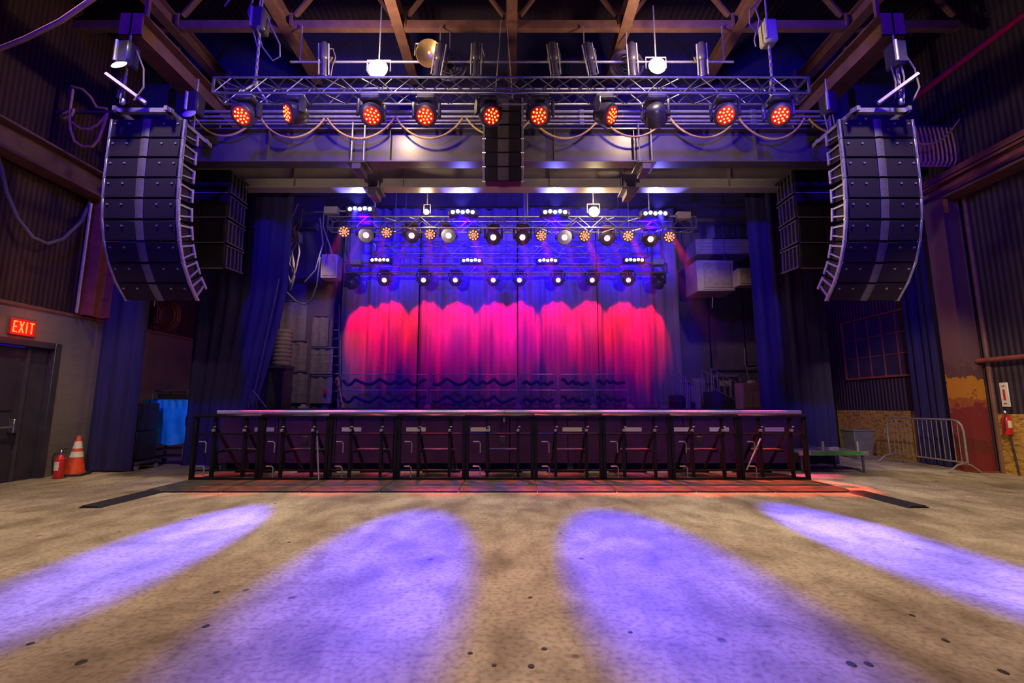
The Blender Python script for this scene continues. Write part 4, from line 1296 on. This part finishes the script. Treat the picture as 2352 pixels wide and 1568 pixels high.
x0, y0 = -8.60, 10.05
t = thing('road_case', 'tall black road case on a wheeled dolly beside the left drape', 'case', (x0 + .22, y0 + .3, 0))
MB().bb(x0, x0 + .46, y0, y0 + .6, .2, .82).build('lower_case', MT['black'], t, bevel=.012)
MB().bb(x0 + .01, x0 + .45, y0 + .01, y0 + .59, .84, 1.44).build('upper_case', MT['black'], t, bevel=.012)
for zz in (.2, .82, .84, 1.43):
    MB().bb(x0 - .004, x0 + .464, y0 - .006, y0 + .004, zz - .014, zz + .014).build('edge_trim', MT['dark_steel'], t)
MB().box((x0 + .23, y0 - .012, .55), (.12, .02, .09)).build('latch', MT['rig'], t, bevel=.004)
MB().box((x0 + .23, y0 - .012, 1.15), (.12, .02, .09)).build('latch', MT['rig'], t, bevel=.004)
MB().bb(x0 - .05, x0 + .55, y0 - .04, y0 + .66, .13, .18).build('dolly', MT['dark_steel'], t, bevel=.005)
for xx in (x0 + .02, x0 + .5):
    for yy in (y0 + .03, y0 + .57):
        MB().tube((xx - .02, yy, .06), (xx + .02, yy, .06), .06, 14).build('caster', MT['headclamp'], t)

c0 = at(383, 1000, 11.0)
t = thing('equipment_cart', 'tall black wheeled equipment rack behind the blue tarp', 'cart', (c0.x, 11.2, 0))
ax, bx_ = at(340, 1000, 11.0).x, at(425, 1000, 11.0).x
for x in (ax, bx_):
    for y in (11.0, 11.6):
        MB().bb(x - .02, x + .02, y - .02, y + .02, .14, 1.75).build('post', MT['rig'], t, bevel=.003)
        MB().tube((x - .02, y, .065), (x + .02, y, .065), .065, 14).build('caster', MT['black'], t)
for z in (.16, .34, .62, 1.15, 1.52, 1.72):
    MB().bb(ax, bx_, 11.0, 11.6, z, z + .03).build('shelf', MT['dark_steel'], t, bevel=.003)
MB().bb(ax + .1, bx_ - .1, 11.05, 11.5, 1.55, 1.66).build('drawer_unit', MT['black'], t, bevel=.006)
t = thing('blue_tarp', 'bright blue plastic tarp draped over the equipment rack on the left', 'tarp', (c0.x, 10.9, .6))


def tarp(u, v):
    w = bx_ - ax + .16
    x = ax - .08 + u * w + .02 * math.sin(v * 9)
    z = .5 + v * 1.02 + .03 * math.sin(u * 7) * (1 - v)
    y = 10.9 + .025 * math.sin(u * 17 + v * 3) * (1.1 - v) + .02 * math.sin(u * 8 - v * 6) + (.012 * math.sin(40 * u) if v > .8 else 0)
    return (x, y, z)


MB().grid(tarp, 48, 24).build('sheet', MT['tarp'], t, solid=.006)
MB().grid(lambda u, v: (ax - .08 + u * (bx_ - ax + .16), 10.9 + v * .62 + .02 * math.sin(u * 8), 1.53 + .01 * math.sin(u * 25 + v * 9) - .02 * v), 30, 8).build('top_fold', MT['tarp'], t, solid=.006)
MB().prism([(ax - .07, 1.52), (ax + .02, 1.52), (ax - .04, 1.30), (ax - .10, 1.28)], 1, 10.86, 10.9).build('gathered_corner', MT['tarp'], t)

# hoist motor hanging dark below the left array
p = at(352, 720, 11.5)
t = thing('hanging_motor', 'dark hanging chain motor with coiled hose below the left main array', 'hoist', p)
MB().box(p + Vector((0, 0, -.05)), (.3, .25, .45)).build('body', MT['dark_steel'], t, bevel=.03)
MB().tube(p + Vector((0, 0, .17)), (p.x, p.y, 7.9), .014, 6).build('chain', MT['rig'], t)
cc = at(386, 725, 11.4)
for r in (.26, .31, .35):
    MB().path([cc + Vector((r * .75 * math.cos(a), (r - .3), r * math.sin(a))) for a in [2 * PI * i / 18 for i in range(18)]], .03, 6, True).build('hose_coil', MT['red_rust'], t)
MB().path([p + Vector(v) for v in ((.05, 0, -.2), (.02, 0, -.7), (-.02, .02, -1.4), (0, .1, -2.0))], .02, 6).build('hanging_cable', MT['dark_steel'], t)

# ------------------------------------------------------------------ right floor: barricade, bin, flat cart, fittings
t = thing('crowd_fence', 'low galvanised steel crowd fence standing before the strand board', 'barrier', (9.3, 10.65, 0))
fy0, fy1, fx = 9.62, 11.62, 9.38


def fp(y, z):
    return (fx + (y - fy0) * .02, y, z)


arc = [fp(fy0, .22), fp(fy0, .86), fp(fy0 + .03, .98), fp(fy0 + .1, 1.06), fp(fy0 + .22, 1.09), fp(fy1 - .22, 1.09), fp(fy1 - .1, 1.06), fp(fy1 - .03, .98), fp(fy1, .86), fp(fy1, .22)]
MB().path(arc, .019, 8).build('outer_frame', MT['galv'], t)
MB().tube(fp(fy0, .22), fp(fy1, .22), .017, 8).build('bottom_rail', MT['galv'], t)
for k in range(15):
    y = fy0 + .12 + k * .121
    MB().tube(fp(y, .22), fp(y, 1.07 if .16 < y - fy0 < 1.8 else 1.04), .008, 6).build('upright_bar', MT['galv'], t)
for y in (fy0 + .08, fy1 - .08):
    MB().path([(fx - .34, y, .015), (fx - .26, y, .08), (fx - .14, y, .17), (fx, y, .2), (fx + .14, y, .17), (fx + .26, y, .08), (fx + .34, y, .015)], .018, 8).build('bridge_foot', MT['galv'], t)
MB().path([fp(fy1 + .02, .8), fp(fy1 + .08, .8), fp(fy1 + .08, .7), fp(fy1 + .02, .7)], .01, 6).build('hook', MT['galv'], t)

x, y = 9.2, 12.35
t = thing('trash_bin', 'grey rectangular plastic bin in front of the strand board', 'bin', (x, y, 0))
b = MB()
ro = [(-.24, -.22), (.24, -.22), (.24, .22), (-.24, .22)]
b._add([(x + a * .82, y + c * .82, 0) for a, c in ro] + [(x + a * 1.15, y + c * 1.15, .74) for a, c in ro] + [(x + a * 1.05, y + c * 1.05, .74) for a, c in ro] + [(x + a * .74, y + c * .74, .03) for a, c in ro],
       [(3, 2, 1, 0)] + [(k, (k + 1) % 4, 4 + (k + 1) % 4, 4 + k) for k in range(4)] + [(4 + k, 4 + (k + 1) % 4, 8 + (k + 1) % 4, 8 + k) for k in range(4)] + [(8 + k, 8 + (k + 1) % 4, 12 + (k + 1) % 4, 12 + k) for k in range(4)] + [(12, 13, 14, 15)])
b.build('body', MT['bin'], t, bevel=.01)
MB().bb(x - .3, x + .3, y - .275, y - .25, .72, .76).bb(x - .3, x + .3, y + .25, y + .275, .72, .76).bb(x - .3, x - .275, y - .25, y + .25, .72, .76).bb(x + .275, x + .3, y - .25, y + .25, .72, .76).build('rim', MT['bin'], t, bevel=.006)

x0, x1, y0, y1 = 6.0, 7.45, 9.75, 10.75
t = thing('flat_cart', 'low flat platform cart with green front edge right of the barrier', 'cart', ((x0 + x1) / 2, y0, 0))
for k in range(5):
    MB().bb(x0, x1, y0 + .02 + k * .196, y0 + .21 + k * .196, .40, .44).build('deck_board', MT['galv'], t, bevel=.004)
MB().bb(x0, x1, y0 - .02, y0 + .02, .36, .45).build('front_edge', MT['galv'], t)
MB().bb(x0 + .25, x1 - .15, y0 - .028, y0 - .02, .37, .44).build('green_band', MT['green'], t)
for x in (x0 + .08, x1 - .08):
    for y in (y0 + .06, y1 - .08):
        MB().tube((x, y, .0), (x, y, .36), .022, 8).build('leg', MT['dark_steel'], t)
for x in (6.55, 7.28):
    MB().tube((x, y0 + .05, .44), (x, y0 + .05, .64), .03, 10).build('stub_post', MT['galv'], t)
for k in range(3):
    MB().bb(6.1 + k * .05, 6.7, y0 + .3 + k * .2, y0 + .42 + k * .2, .44, .47 + k * .03).build('loose_bar', MT['rig'], t)
MB().box((6.95, y0 + .3, .47), (.2, .1, .06), Matrix.Rotation(.5, 3, 'Z')).build('loose_clamp', MT['label'], t)

# fittings on the wall return: standpipes, signs, boxes
wy = 14.58
def wp(px, py, y=wy):
    return at(px, py, y)


t = thing('standpipe', 'pale conduits bending upwards at the dark wall return on the right', 'pipe', wp(1890, 900))
for d in (0, 7):
    MB().path([wp(1896 + d * .6, 905), wp(1895 + d * .8, 850), wp(1892 + d * .8, 825), wp(1886 + d * .6, 811)], .022, 8).build('conduit', MT['pipe'], t)
t = thing('fire_alarm', 'red alarm housing low on the dark wall return, upper of two', 'alarm', wp(1881, 912))
MB().box(wp(1881, 910), (.2, .14, .42)).build('housing', MT['ext_red'], t, bevel=.05)
MB().box(wp(1881, 908, wy - .08), (.1, .02, .1)).build('button', MT['red_steel'], t, bevel=.01)
t = thing('fire_valve', 'small red valve low on the dark wall return, lower of two', 'valve', wp(1863, 968))
m = MB(); m.M = Matrix.Translation(wp(1863, 968) + Vector((0, 0, -.15)))
m.lathe([(.06, 0), (.1, .06), (.1, .22), (.05, .3)], 12).build('body', MT['ext_red'], t)
m = MB(); m.M = Matrix.Translation(wp(1863, 985))
m.lathe([(.11, -.02), (.11, .02)], 14, Matrix.Rotation(R(90), 4, 'X')).build('hand_wheel', MT['ext_red'], t)
t = thing('electric_box', 'pale electric box on the dark wall return', 'box', wp(1889, 945))
MB().box(wp(1889, 945), (.26, .12, .28)).build('housing', MT['label'], t, bevel=.015)
MB().box(wp(1889, 951, wy - .065), (.1, .02, .05)).build('latch', MT['rig'], t)
MB().tube(wp(1890, 932), wp(1893, 905), .02, 8).build('conduit', MT['pipe'], t)
t = thing('fire_sign', 'small red sign with a white figure on the right wall return', 'sign', wp(1912, 874))
MB().box(wp(1912, 874), (.17, .02, .34)).build('board', MT['ext_red'], t, bevel=.003)
MB().box(wp(1911, 877, wy - .013), (.05, .008, .16)).box(wp(1914, 870, wy - .013), (.06, .008, .03)).box(wp(1912, 880, wy - .013), (.09, .008, .03)).build('white_figure', MT['white'], t)
t = thing('notice_plate', 'grey notice plate beside the small red sign', 'sign', wp(1937, 884))
MB().box(wp(1937, 884), (.26, .02, .28)).build('board', MT['label'], t, bevel=.003)
MB().lathe([(.06, -.012), (.06, -.02), (.035, -.02)], 12, Matrix.Translation(wp(1934, 883)) @ Matrix.Rotation(R(90), 4, 'X')).build('round_mark', MT['dark_steel'], t)
tag(MB().tube(wp(1915, 902), wp(1919, 932), .035, 8).build('pale_tube', MT['white']), 'short pale vertical tube below the small red sign', 'tube')
tag(MB().box(wp(1865, 993), (.08, .05, .08)).build('indicator_lamp', glow('white_indicator', (1, .95, .9), 3.0), bevel=.01), 'tiny white indicator lamp low at the right end of the barrier', 'lamp')
t = thing('wall_plate', 'white vertical plate with marks on the right wall past the column', 'sign', (XR - .02, 9.46, 1.36))
MB().bb(XR - .03, XR, 9.38, 9.54, 1.36, 1.86).build('board', MT['white'], t, bevel=.01)
MB().bb(XR - .036, XR - .03, 9.44, 9.48, 1.5, 1.72).bb(XR - .036, XR - .03, 9.43, 9.49, 1.42, 1.44).bb(XR - .036, XR - .03, 9.43, 9.49, 1.78, 1.80).build('red_mark', MT['ext_red'], t)
extinguisher(10.09, 9.42, .80, 'red fire extinguisher hung on the wall right of the column', .9)
tag(MB().path([(10.1, 9.4, .8), (10.12, 9.38, .4), (10.14, 9.37, .02)], .015, 6).build('wall_hose', MT['blackcable']), 'black cable falling to the floor below the wall extinguisher', 'cable')

# ------------------------------------------------------------------ stage furniture
for k, (a, b) in enumerate(((778, 984), (987, 1190), (1193, 1279), (1283, 1361), (1365, 1444))):
    xa, xb = at(a, 900, 15.0).x, at(b, 900, 15.0).x
    t = thing('guard_rail', f'low red lit guard rail before the curtain, {ORD[k]} panel of five from the left', 'railing', ((xa + xb) / 2, 15.0, 1.28), 'guard rail panels before the curtain')
    MB().path([(xa + .02, 15, 1.34), (xa + .02, 15, 2.3), (xa + .06, 15, 2.38), (xa + .12, 15, 2.40), (xb - .12, 15, 2.40), (xb - .06, 15, 2.38), (xb - .02, 15, 2.3), (xb - .02, 15, 1.34)], .019, 8).build('frame', MT['galv'], t)
    MB().tube((xa + .02, 15, 1.88), (xb - .02, 15, 1.88), .016, 8).build('middle_rail', MT['galv'], t)
    MB().box((xb, 15, 1.33), (.22, .3, .10)).box((xb, 15, 1.40), (.12, .14, .06)).build('foot_block', MT['wood'], t, bevel=.015)
    n = max(2, int((xb - xa) / .5))
    fe = MB()
    rr = random.Random(40 + k)
    for zt in (2.28, 1.72):
        pts = []
        for i in range(n * 8 + 1):
            u = i / (n * 8)
            pts.append((xa + .1 + (xb - xa - .2) * u, 15.05, zt - .06 - .13 * abs(math.sin(u * n * PI + .8 * math.sin(u * 9 + k))) - .04 * math.sin(u * 23 + k)))
        fe.path(pts, .05, 6)
    fe.build('dark_festoon', MT['navy'], t)
for k, px in enumerate((697, 1525)):
    p = at(px, 932, 14.9)
    t = thing('floor_block', f"small loose foot block on the stage deck, {'left' if k == 0 else 'right'} of the guard rail", 'block', (p.x, 14.9, 1.28))
    MB().box((p.x, 14.9, 1.32), (.22, .3, .08)).box((p.x, 14.9, 1.39), (.12, .14, .06)).build('block', MT['label' if k == 0 else 'wood'], t, bevel=.012)

# stairs with handrails on the right of the stage
def stair(xa, xb, y, label, ztop, steps):
    t = thing('stage_stairs', label, 'stairs', (xa, y, 1.28))
    for k in range(steps):
        u = k / steps
        MB().bb(xa + (xb - xa) * u, xa + (xb - xa) * (u + 1 / steps), y, y + .7, 1.28, ztop - (ztop - 1.28) * u).build('step', MT['deck'], t, bevel=.004)
    for yy in (y, y + .7):
        MB().path([(xa, yy, ztop), (xa, yy, ztop + .72), (xb, yy, 1.28 + .72), (xb, yy, 1.28)], .022, 8).build('handrail', MT['pipe'], t)
        MB().tube((xa, yy, ztop + .12), (xb, yy, 1.44), .016, 6).build('lower_rail', MT['pipe'], t)
        for k in range(1, 5):
            u = k / 5
            x = xa + (xb - xa) * u
            MB().tube((x, yy, ztop + .12 - (ztop - 1.32) * u), (x, yy, ztop + .72 - (ztop - 1.28) * u), .013, 6).build('baluster', MT['pipe'], t)
    return t


stair(at(1553, 900, 14.6).x, at(1590, 900, 14.6).x + .1, 14.6, 'small stage stair with slatted handrail near the curtain', 1.72, 2)
stair(at(1636, 900, 14.3).x, at(1704, 900, 14.3).x, 14.3, 'larger stage stair with handrail beside the plywood cabinet', 1.82, 3)
xa, xb = at(1708, 930, 13.6).x, at(1752, 930, 13.6).x
t = thing('plywood_cabinet', 'pale plywood cabinet on the right of the stage deck', 'cabinet', ((xa + xb) / 2, 13.6, 1.28))
MB().bb(xa, xb, 13.6, 14.1, 1.28, 2.05).build('body', MT['wood'], t, bevel=.01)
MB().bb(xa + .02, (xa + xb) / 2 - .01, 13.585, 13.6, 1.32, 2.0).build('door', MT['wood'], t, bevel=.004)
MB().bb((xa + xb) / 2 + .01, xb - .02, 13.585, 13.6, 1.32, 2.0).build('door', MT['wood'], t, bevel=.004)
MB().bb(xa + .35, xb - .1, 13.7, 14.0, 2.05, 2.14).build('tray', MT['label'], t, bevel=.01)
p = at(1582, 895, 14.2)
t = thing('mic_stand', 'bright microphone stands bundled beside the small stage stair', 'stand', (p.x, 14.2, 1.28))
for k, dx in enumerate((-.1, -.03, .05)):
    MB().tube((p.x + dx, 14.2 + k * .06, 1.3), (p.x + dx + .02, 14.2 + k * .06, 2.25 - k * .1), .02, 8).build('pole', MT['chrome'], t)
    m = MB(); m.M = Matrix.Translation((p.x + dx, 14.2 + k * .06, 1.28))
    m.lathe([(.1, 0), (.1, .02), (.03, .035)], 12).build('round_foot', MT['dark_steel'], t)
p = at(1608, 890, 15.4)
t = thing('draped_case', 'tall case under a dark pinkish cloth between the stage stairs', 'case', (p.x, 15.5, 1.28))
MB().grid(lambda u, v: (p.x + (.24 + .05 * (1 - v)) * math.cos(2 * PI * u) * (1 + .06 * math.sin(12 * PI * u) * (1 - v)), 15.5 + .2 * math.sin(2 * PI * u), 1.29 + v * 1.0 - .03 * math.cos(6 * PI * u)), 48, 6).build('cloth', MT['blanket'], t, solid=.004)
MB().bb(p.x - .2, p.x + .2, 15.35, 15.65, 2.2, 2.28).build('top', MT['blanket'], t, bevel=.03)
# door frame behind the stairs
xa, xb = at(1634, 900, 16.9).x, at(1704, 900, 16.9).x
t = thing('door_2', 'pale framed dark door at the rear right of the stage', 'door', ((xa + xb) / 2, 16.95, 1.28), kind='structure')
MB().bb(xa, xa + .06, 16.93, 16.99, 0, 2.5).bb(xb - .06, xb, 16.93, 16.99, 0, 2.5).bb(xa, xb, 16.93, 16.99, 2.44, 2.5).build('door_frame', MT['pipe'], t)
MB().bb(xa + .07, xb - .07, 16.95, 16.99, 0, 2.43).build('door_leaf', MT['door'], t)
MB().bb(xa + .35, xb - .35, 16.94, 16.95, 2.1, 2.3).build('sign_plate', MT['label'], t)

# air handling units and beams on the right rear wall
def boxthing(name, label, cat, px0, px1, py0, py1, Y, d, m, extra=None, bev=.02):
    a, b = at(px0, py1, Y), at(px1, py0, Y)
    t = thing(name, label, cat, ((a.x + b.x) / 2, Y, a.z))
    MB().bb(a.x, b.x, Y, Y + d, a.z, b.z).build('housing', MT[m], t, bevel=bev)
    return t, a, b


t, a, b = boxthing('air_unit', 'big beige air handling unit on the wall right of the curtain, lower one', 'air conditioner', 1603, 1685, 597, 668, 14.6, 1.0, 'unit')
MB().bb(a.x + .22, b.x - .12, 14.57, 14.6, a.z + .1, b.z - .1).build('access_panel', MT['blanket'], t, bevel=.01)
MB().bb(a.x + .17, b.x - .07, 14.58, 14.6, a.z + .05, a.z + .09).build('panel_frame', MT['unit'], t)
MB().bb(b.x - .11, b.x - .06, 14.56, 14.6, a.z + .1, b.z - .08).build('panel_edge', MT['unit'], t)
MB().tube(((a.x + b.x) / 2, 14.9, a.z), ((a.x + b.x) / 2 - .05, 14.9, a.z - .5), .025, 8).build('drain', MT['dark_steel'], t)
for xx in (a.x + .1, b.x - .1):
    MB().tube((xx, 15.0, b.z), (xx, 15.0, ZC), .016, 6).build('hanger_rod', MT['dark_steel'], t)
t, a, b = boxthing('air_unit', 'dark air unit with louvres above the beige one', 'air conditioner', 1600, 1726, 548, 583, 15.0, .9, 'blanket')
for k in range(4):
    MB().bb(a.x + .1, b.x - .1, 14.97, 15.0, a.z + .06 + k * .11, a.z + .1 + k * .11).build('louvre', MT['unit'], t)
for xx in (a.x + .3, b.x - .3):
    MB().tube((xx, 15.3, b.z), (xx, 15.3, ZC), .016, 6).build('hanger_rod', MT['dark_steel'], t)
t, a, b = boxthing('duct', 'long horizontal duct high at the right of the stage', 'duct', 1640, 1728, 515, 545, 15.6, .5, 'dark_steel')
MB().bb(a.x - .02, a.x + .03, 15.58, 16.12, a.z - .02, b.z + .02).build('flange', MT['unit'], t)
MB().tube(((a.x + b.x) / 2, 15.8, b.z), ((a.x + b.x) / 2, 15.8, ZC), .016, 6).build('hanger_rod', MT['dark_steel'], t)
t, a, b = boxthing('wall_speaker', 'small tilted pale speaker beside the beige air unit', 'loudspeaker', 1698, 1738, 615, 655, 14.0, .4, 'unit')
MB().bb(a.x + .05, b.x - .04, 13.98, 14.0, a.z + .06, b.z - .06).build('grille', MT['blanket'], t)
MB().bar((b.x, 14.2, (a.z + b.z) / 2), (b.x + .35, 14.3, (a.z + b.z) / 2 + .1), .06).build('bracket', MT['rig'], t)
for k, (py, w_) in enumerate(((471, 'upper'), (505, 'lower'))):
    z = at(1650, py, 14.4).z
    tag(MB().bb(5.6, 8.4, 14.4, 14.5, z - .06, z + .06).build('side_beam', MT['dark_steel']), f'dark horizontal beam right of the stage rig, {w_} of two', 'beam', kind='structure')
t = thing('conduit', 'pale bent conduit on the wall above the plywood cabinet', 'pipe', at(1712, 830, 16.9))
MB().path([at(1710, 800, 16.85), at(1711, 838, 16.85), at(1716, 846, 16.85), at(1752, 843, 16.85)], .03, 8).build('tube', MT['pipe'], t)
MB().path([at(1714, 846, 16.85), at(1720, 870, 16.85), at(1721, 885, 16.85)], .02, 8).build('tube', MT['pipe'], t)
for k, (px0, px1, py0, py1) in enumerate(((1562, 1628, 700, 880), (1632, 1704, 700, 850), (1718, 1748, 690, 840))):
    a, b = at(px0, py1, 16.9), at(px1, py0, 16.9)
    tag(MB().bb(a.x, b.x, 16.88, 16.98, a.z, b.z + 2.0).build('acoustic_panel', MT['backwall'], bevel=.01), f'dark upright wall panel right of the curtain, {ORD[k]} of three from the left', 'panel', 'dark wall panels right of the curtain')

# left of the stage: sound blankets, barrel, cable tangle, speaker, leaning board
for k, (px0, px1, py0, py1) in enumerate(((640, 706, 690, 790), (648, 706, 782, 850), (650, 708, 852, 925), (714, 756, 725, 795), (712, 766, 798, 858), (712, 764, 862, 926))):
    a, b = at(px0, py1, 15.4), at(px1, py0, 15.4)
    nm = ['upper left', 'middle left', 'lower left', 'upper right', 'middle right', 'lower right'][k]
    t = thing('sound_blanket', f'grey quilted blanket left of the curtain, {nm} one', 'blanket', ((a.x + b.x) / 2, 15.4, a.z), 'quilted blankets in the left wing')
    MB().grid(lambda u, v: (a.x + (b.x - a.x) * u, 15.4 + .02 * math.sin(u * 14 + k) + .012 * math.sin(v * 40), a.z + (b.z - a.z) * v), 20, 16).build('quilt', MT['blanket'], t, solid=.02)
    MB().bb(a.x, b.x, 15.36, 15.38, b.z - .03, b.z + .02).build('hem', MT['backwall'], t)
tag(MB().bb(-9.0, -6.2, 15.48, 15.56, 1.28, 5.6).build('wing_wall', MT['backwall']), 'dark flat standing behind the quilted blankets in the left wing', 'wall', kind='structure')
a, b = at(620, 838, 14.4), at(656, 755, 14.4)
t = thing('drum_case', 'ribbed round grey drum case in the left wing', 'case', ((a.x + b.x) / 2, 14.6, a.z))
m = MB(); m.M = Matrix.Translation(((a.x + b.x) / 2, 14.7, a.z))
H_ = b.z - a.z
pr = []
for k in range(9):
    pr += [(.27, H_ * k / 9), (.285, H_ * (k + .3) / 9), (.285, H_ * (k + .7) / 9)]
m.lathe([(.2, 0)] + pr + [(.27, H_), (.2, H_ + .02)], 20).build('shell', MT['blanket'], t)
MB().bb((a.x + b.x) / 2 - .3, (a.x + b.x) / 2 + .3, 14.4, 15.0, a.z - .1, a.z).build('shelf', MT['dark_steel'], t)
MB().bb((a.x + b.x) / 2 - .28, (a.x + b.x) / 2 - .2, 14.45, 14.95, 0, a.z - .1).bb((a.x + b.x) / 2 + .2, (a.x + b.x) / 2 + .28, 14.45, 14.95, 0, a.z - .1).build('shelf_leg', MT['dark_steel'], t)
t, a, b = boxthing('hanging_speaker', 'pale box speaker hung left of the stage rig among cables', 'loudspeaker', 735, 776, 583, 638, 14.0, .45, 'unit')
MB().bb(a.x + .06, b.x - .05, 13.975, 14.0, a.z + .07, b.z - .05).build('grille', MT['blanket'], t)
for xx in (a.x + .05, b.x - .05):
    MB().tube((xx, 14.2, b.z), (xx, 14.2, ZC), .014, 6).build('hanger_rod', MT['dark_steel'], t)
t = thing('cable_tangle', 'tangle of grey cables hanging in the left wing over the stage edge', 'cable', at(655, 600, 13.2))
rr = random.Random(5)
for k in range(16):
    px = 638 + rr.uniform(0, 46)
    top, bot = 450 + rr.uniform(-10, 70), 660 + rr.uniform(-40, 15)
    n = 7
    MB().path([at(px + 12 * math.sin(i * .9 + k) + rr.uniform(-4, 4) - i * 2.2, top + (bot - top) * i / n, 13.2 + rr.uniform(-.12, .12)) for i in range(n + 1)], .02, 6).build('hanging_cable', MT['greycable' if k % 3 else 'pipe'], t)
for L in ([(660, 672), (680, 692), (700, 700), (715, 690), (728, 655), (736, 590)], [(684, 540), (688, 580), (680, 620), (668, 650)], [(735, 500), (742, 560), (725, 620), (700, 648)], [(746, 470), (742, 520), (756, 560), (768, 600)], [(690, 490), (740, 486), (770, 500)]):
    MB().path([at(a_, b_, 13.1) for a_, b_ in L], .022, 6).build('cable_loop', MT['greycable'], t)
MB().box(at(672, 545, 13.3), (.5, .3, .3)).build('splitter_box', MT['unit'], t, bevel=.02)
MB().bar(at(636, 450, 13.3), at(790, 452, 13.3), .07).build('cable_tray', MT['dark_steel'], t)
for px in (650, 770):
    q = at(px, 451, 13.3)
    MB().tube(q, (q.x, q.y, ZC), .014, 6).build('drop_rod', MT['dark_steel'], t)
MB().box(at(703, 520, 13.6), (.7, .3, .25)).build('dimmer_box', MT['dark_steel'], t, bevel=.02)
a, b = at(768, 866, 14.3), at(786, 927, 14.3)
t = thing('leaning_board', 'narrow yellow black board leaning at the left of the curtain', 'board', (b.x, 14.3, 1.28))
MB().bar((a.x, 14.5, a.z), (b.x, 14.3, 1.30), .05, .10).build('plank', MT['yellow'], t)
for k in range(5):
    u = .12 + k * .18
    q = Vector((a.x, 14.5, a.z)).lerp(Vector((b.x, 14.3, 1.30)), u)
    MB().box(q + Vector((0, -.03, 0)), (.07, .06, .06)).build('black_band', MT['ink'], t)
p = at(746, 900, 15.37)
tag(MB().box(p, (.1, .05, .18)).build('alarm_box', MT['ext_red'], bevel=.01), 'tiny red alarm box on the blankets left of the curtain', 'alarm')
t = thing('tie_rope', 'taut rope running down the edge of the left stage drape', 'rope', at(575, 930, 10.8))
MB().path([at(641, 640, 10.8), at(622, 730, 10.8), at(600, 830, 10.8), at(578, 928, 10.8)], .014, 6).build('rope', MT['dark_steel'], t)
t = thing('tripod', 'thin metal tripod legs at the foot of the left stage drape', 'stand', at(585, 932, 10.6))
for q in ((612, 936), (592, 936), (570, 936)):
    MB().tube(at(580, 895, 10.6), at(q[0], q[1], 10.6 + (.2 if q[0] == 592 else 0)), .010, 6).build('leg', MT['dark_steel'], t)
t = thing('stage_ladder', 'pale rungs of a ladder standing left of the curtain', 'ladder', at(770, 790, 15.7))
for k in range(9):
    MB().tube(at(763, 738 + k * 20, 15.7), at(778, 738 + k * 20, 15.7), .016, 6).build('rung', MT['rig'], t)
for px in (762, 779):
    MB().tube(at(px, 700, 15.7), (at(px, 930, 15.7).x, 15.7, 1.28), .02, 6).build('rail', MT['dark_steel'], t)

# ------------------------------------------------------------------ light haze of the stage fog machines
hm = bpy.data.materials.new('stage_haze')
hm.use_nodes = True
nt = hm.node_tree
nt.nodes.clear()
out = nt.nodes.new('ShaderNodeOutputMaterial')
vs = nt.nodes.new('ShaderNodeVolumeScatter')
vs.inputs['Color'].default_value = (.6, .5, 1, 1)  # blue of the stage light is put into the scatter colour
vs.inputs['Density'].default_value = HAZE
vs.inputs['Anisotropy'].default_value = .35
nt.links.new(vs.outputs[0], out.inputs['Volume'])
hz = MB().bb(-6.0, 5.9, 10.45, 15.85, 1.5, 7.0).build('stage_haze', hm, smooth=False)
tag(hz, 'thin bluish haze hanging in the light beams over the stage', 'haze', kind='stuff')
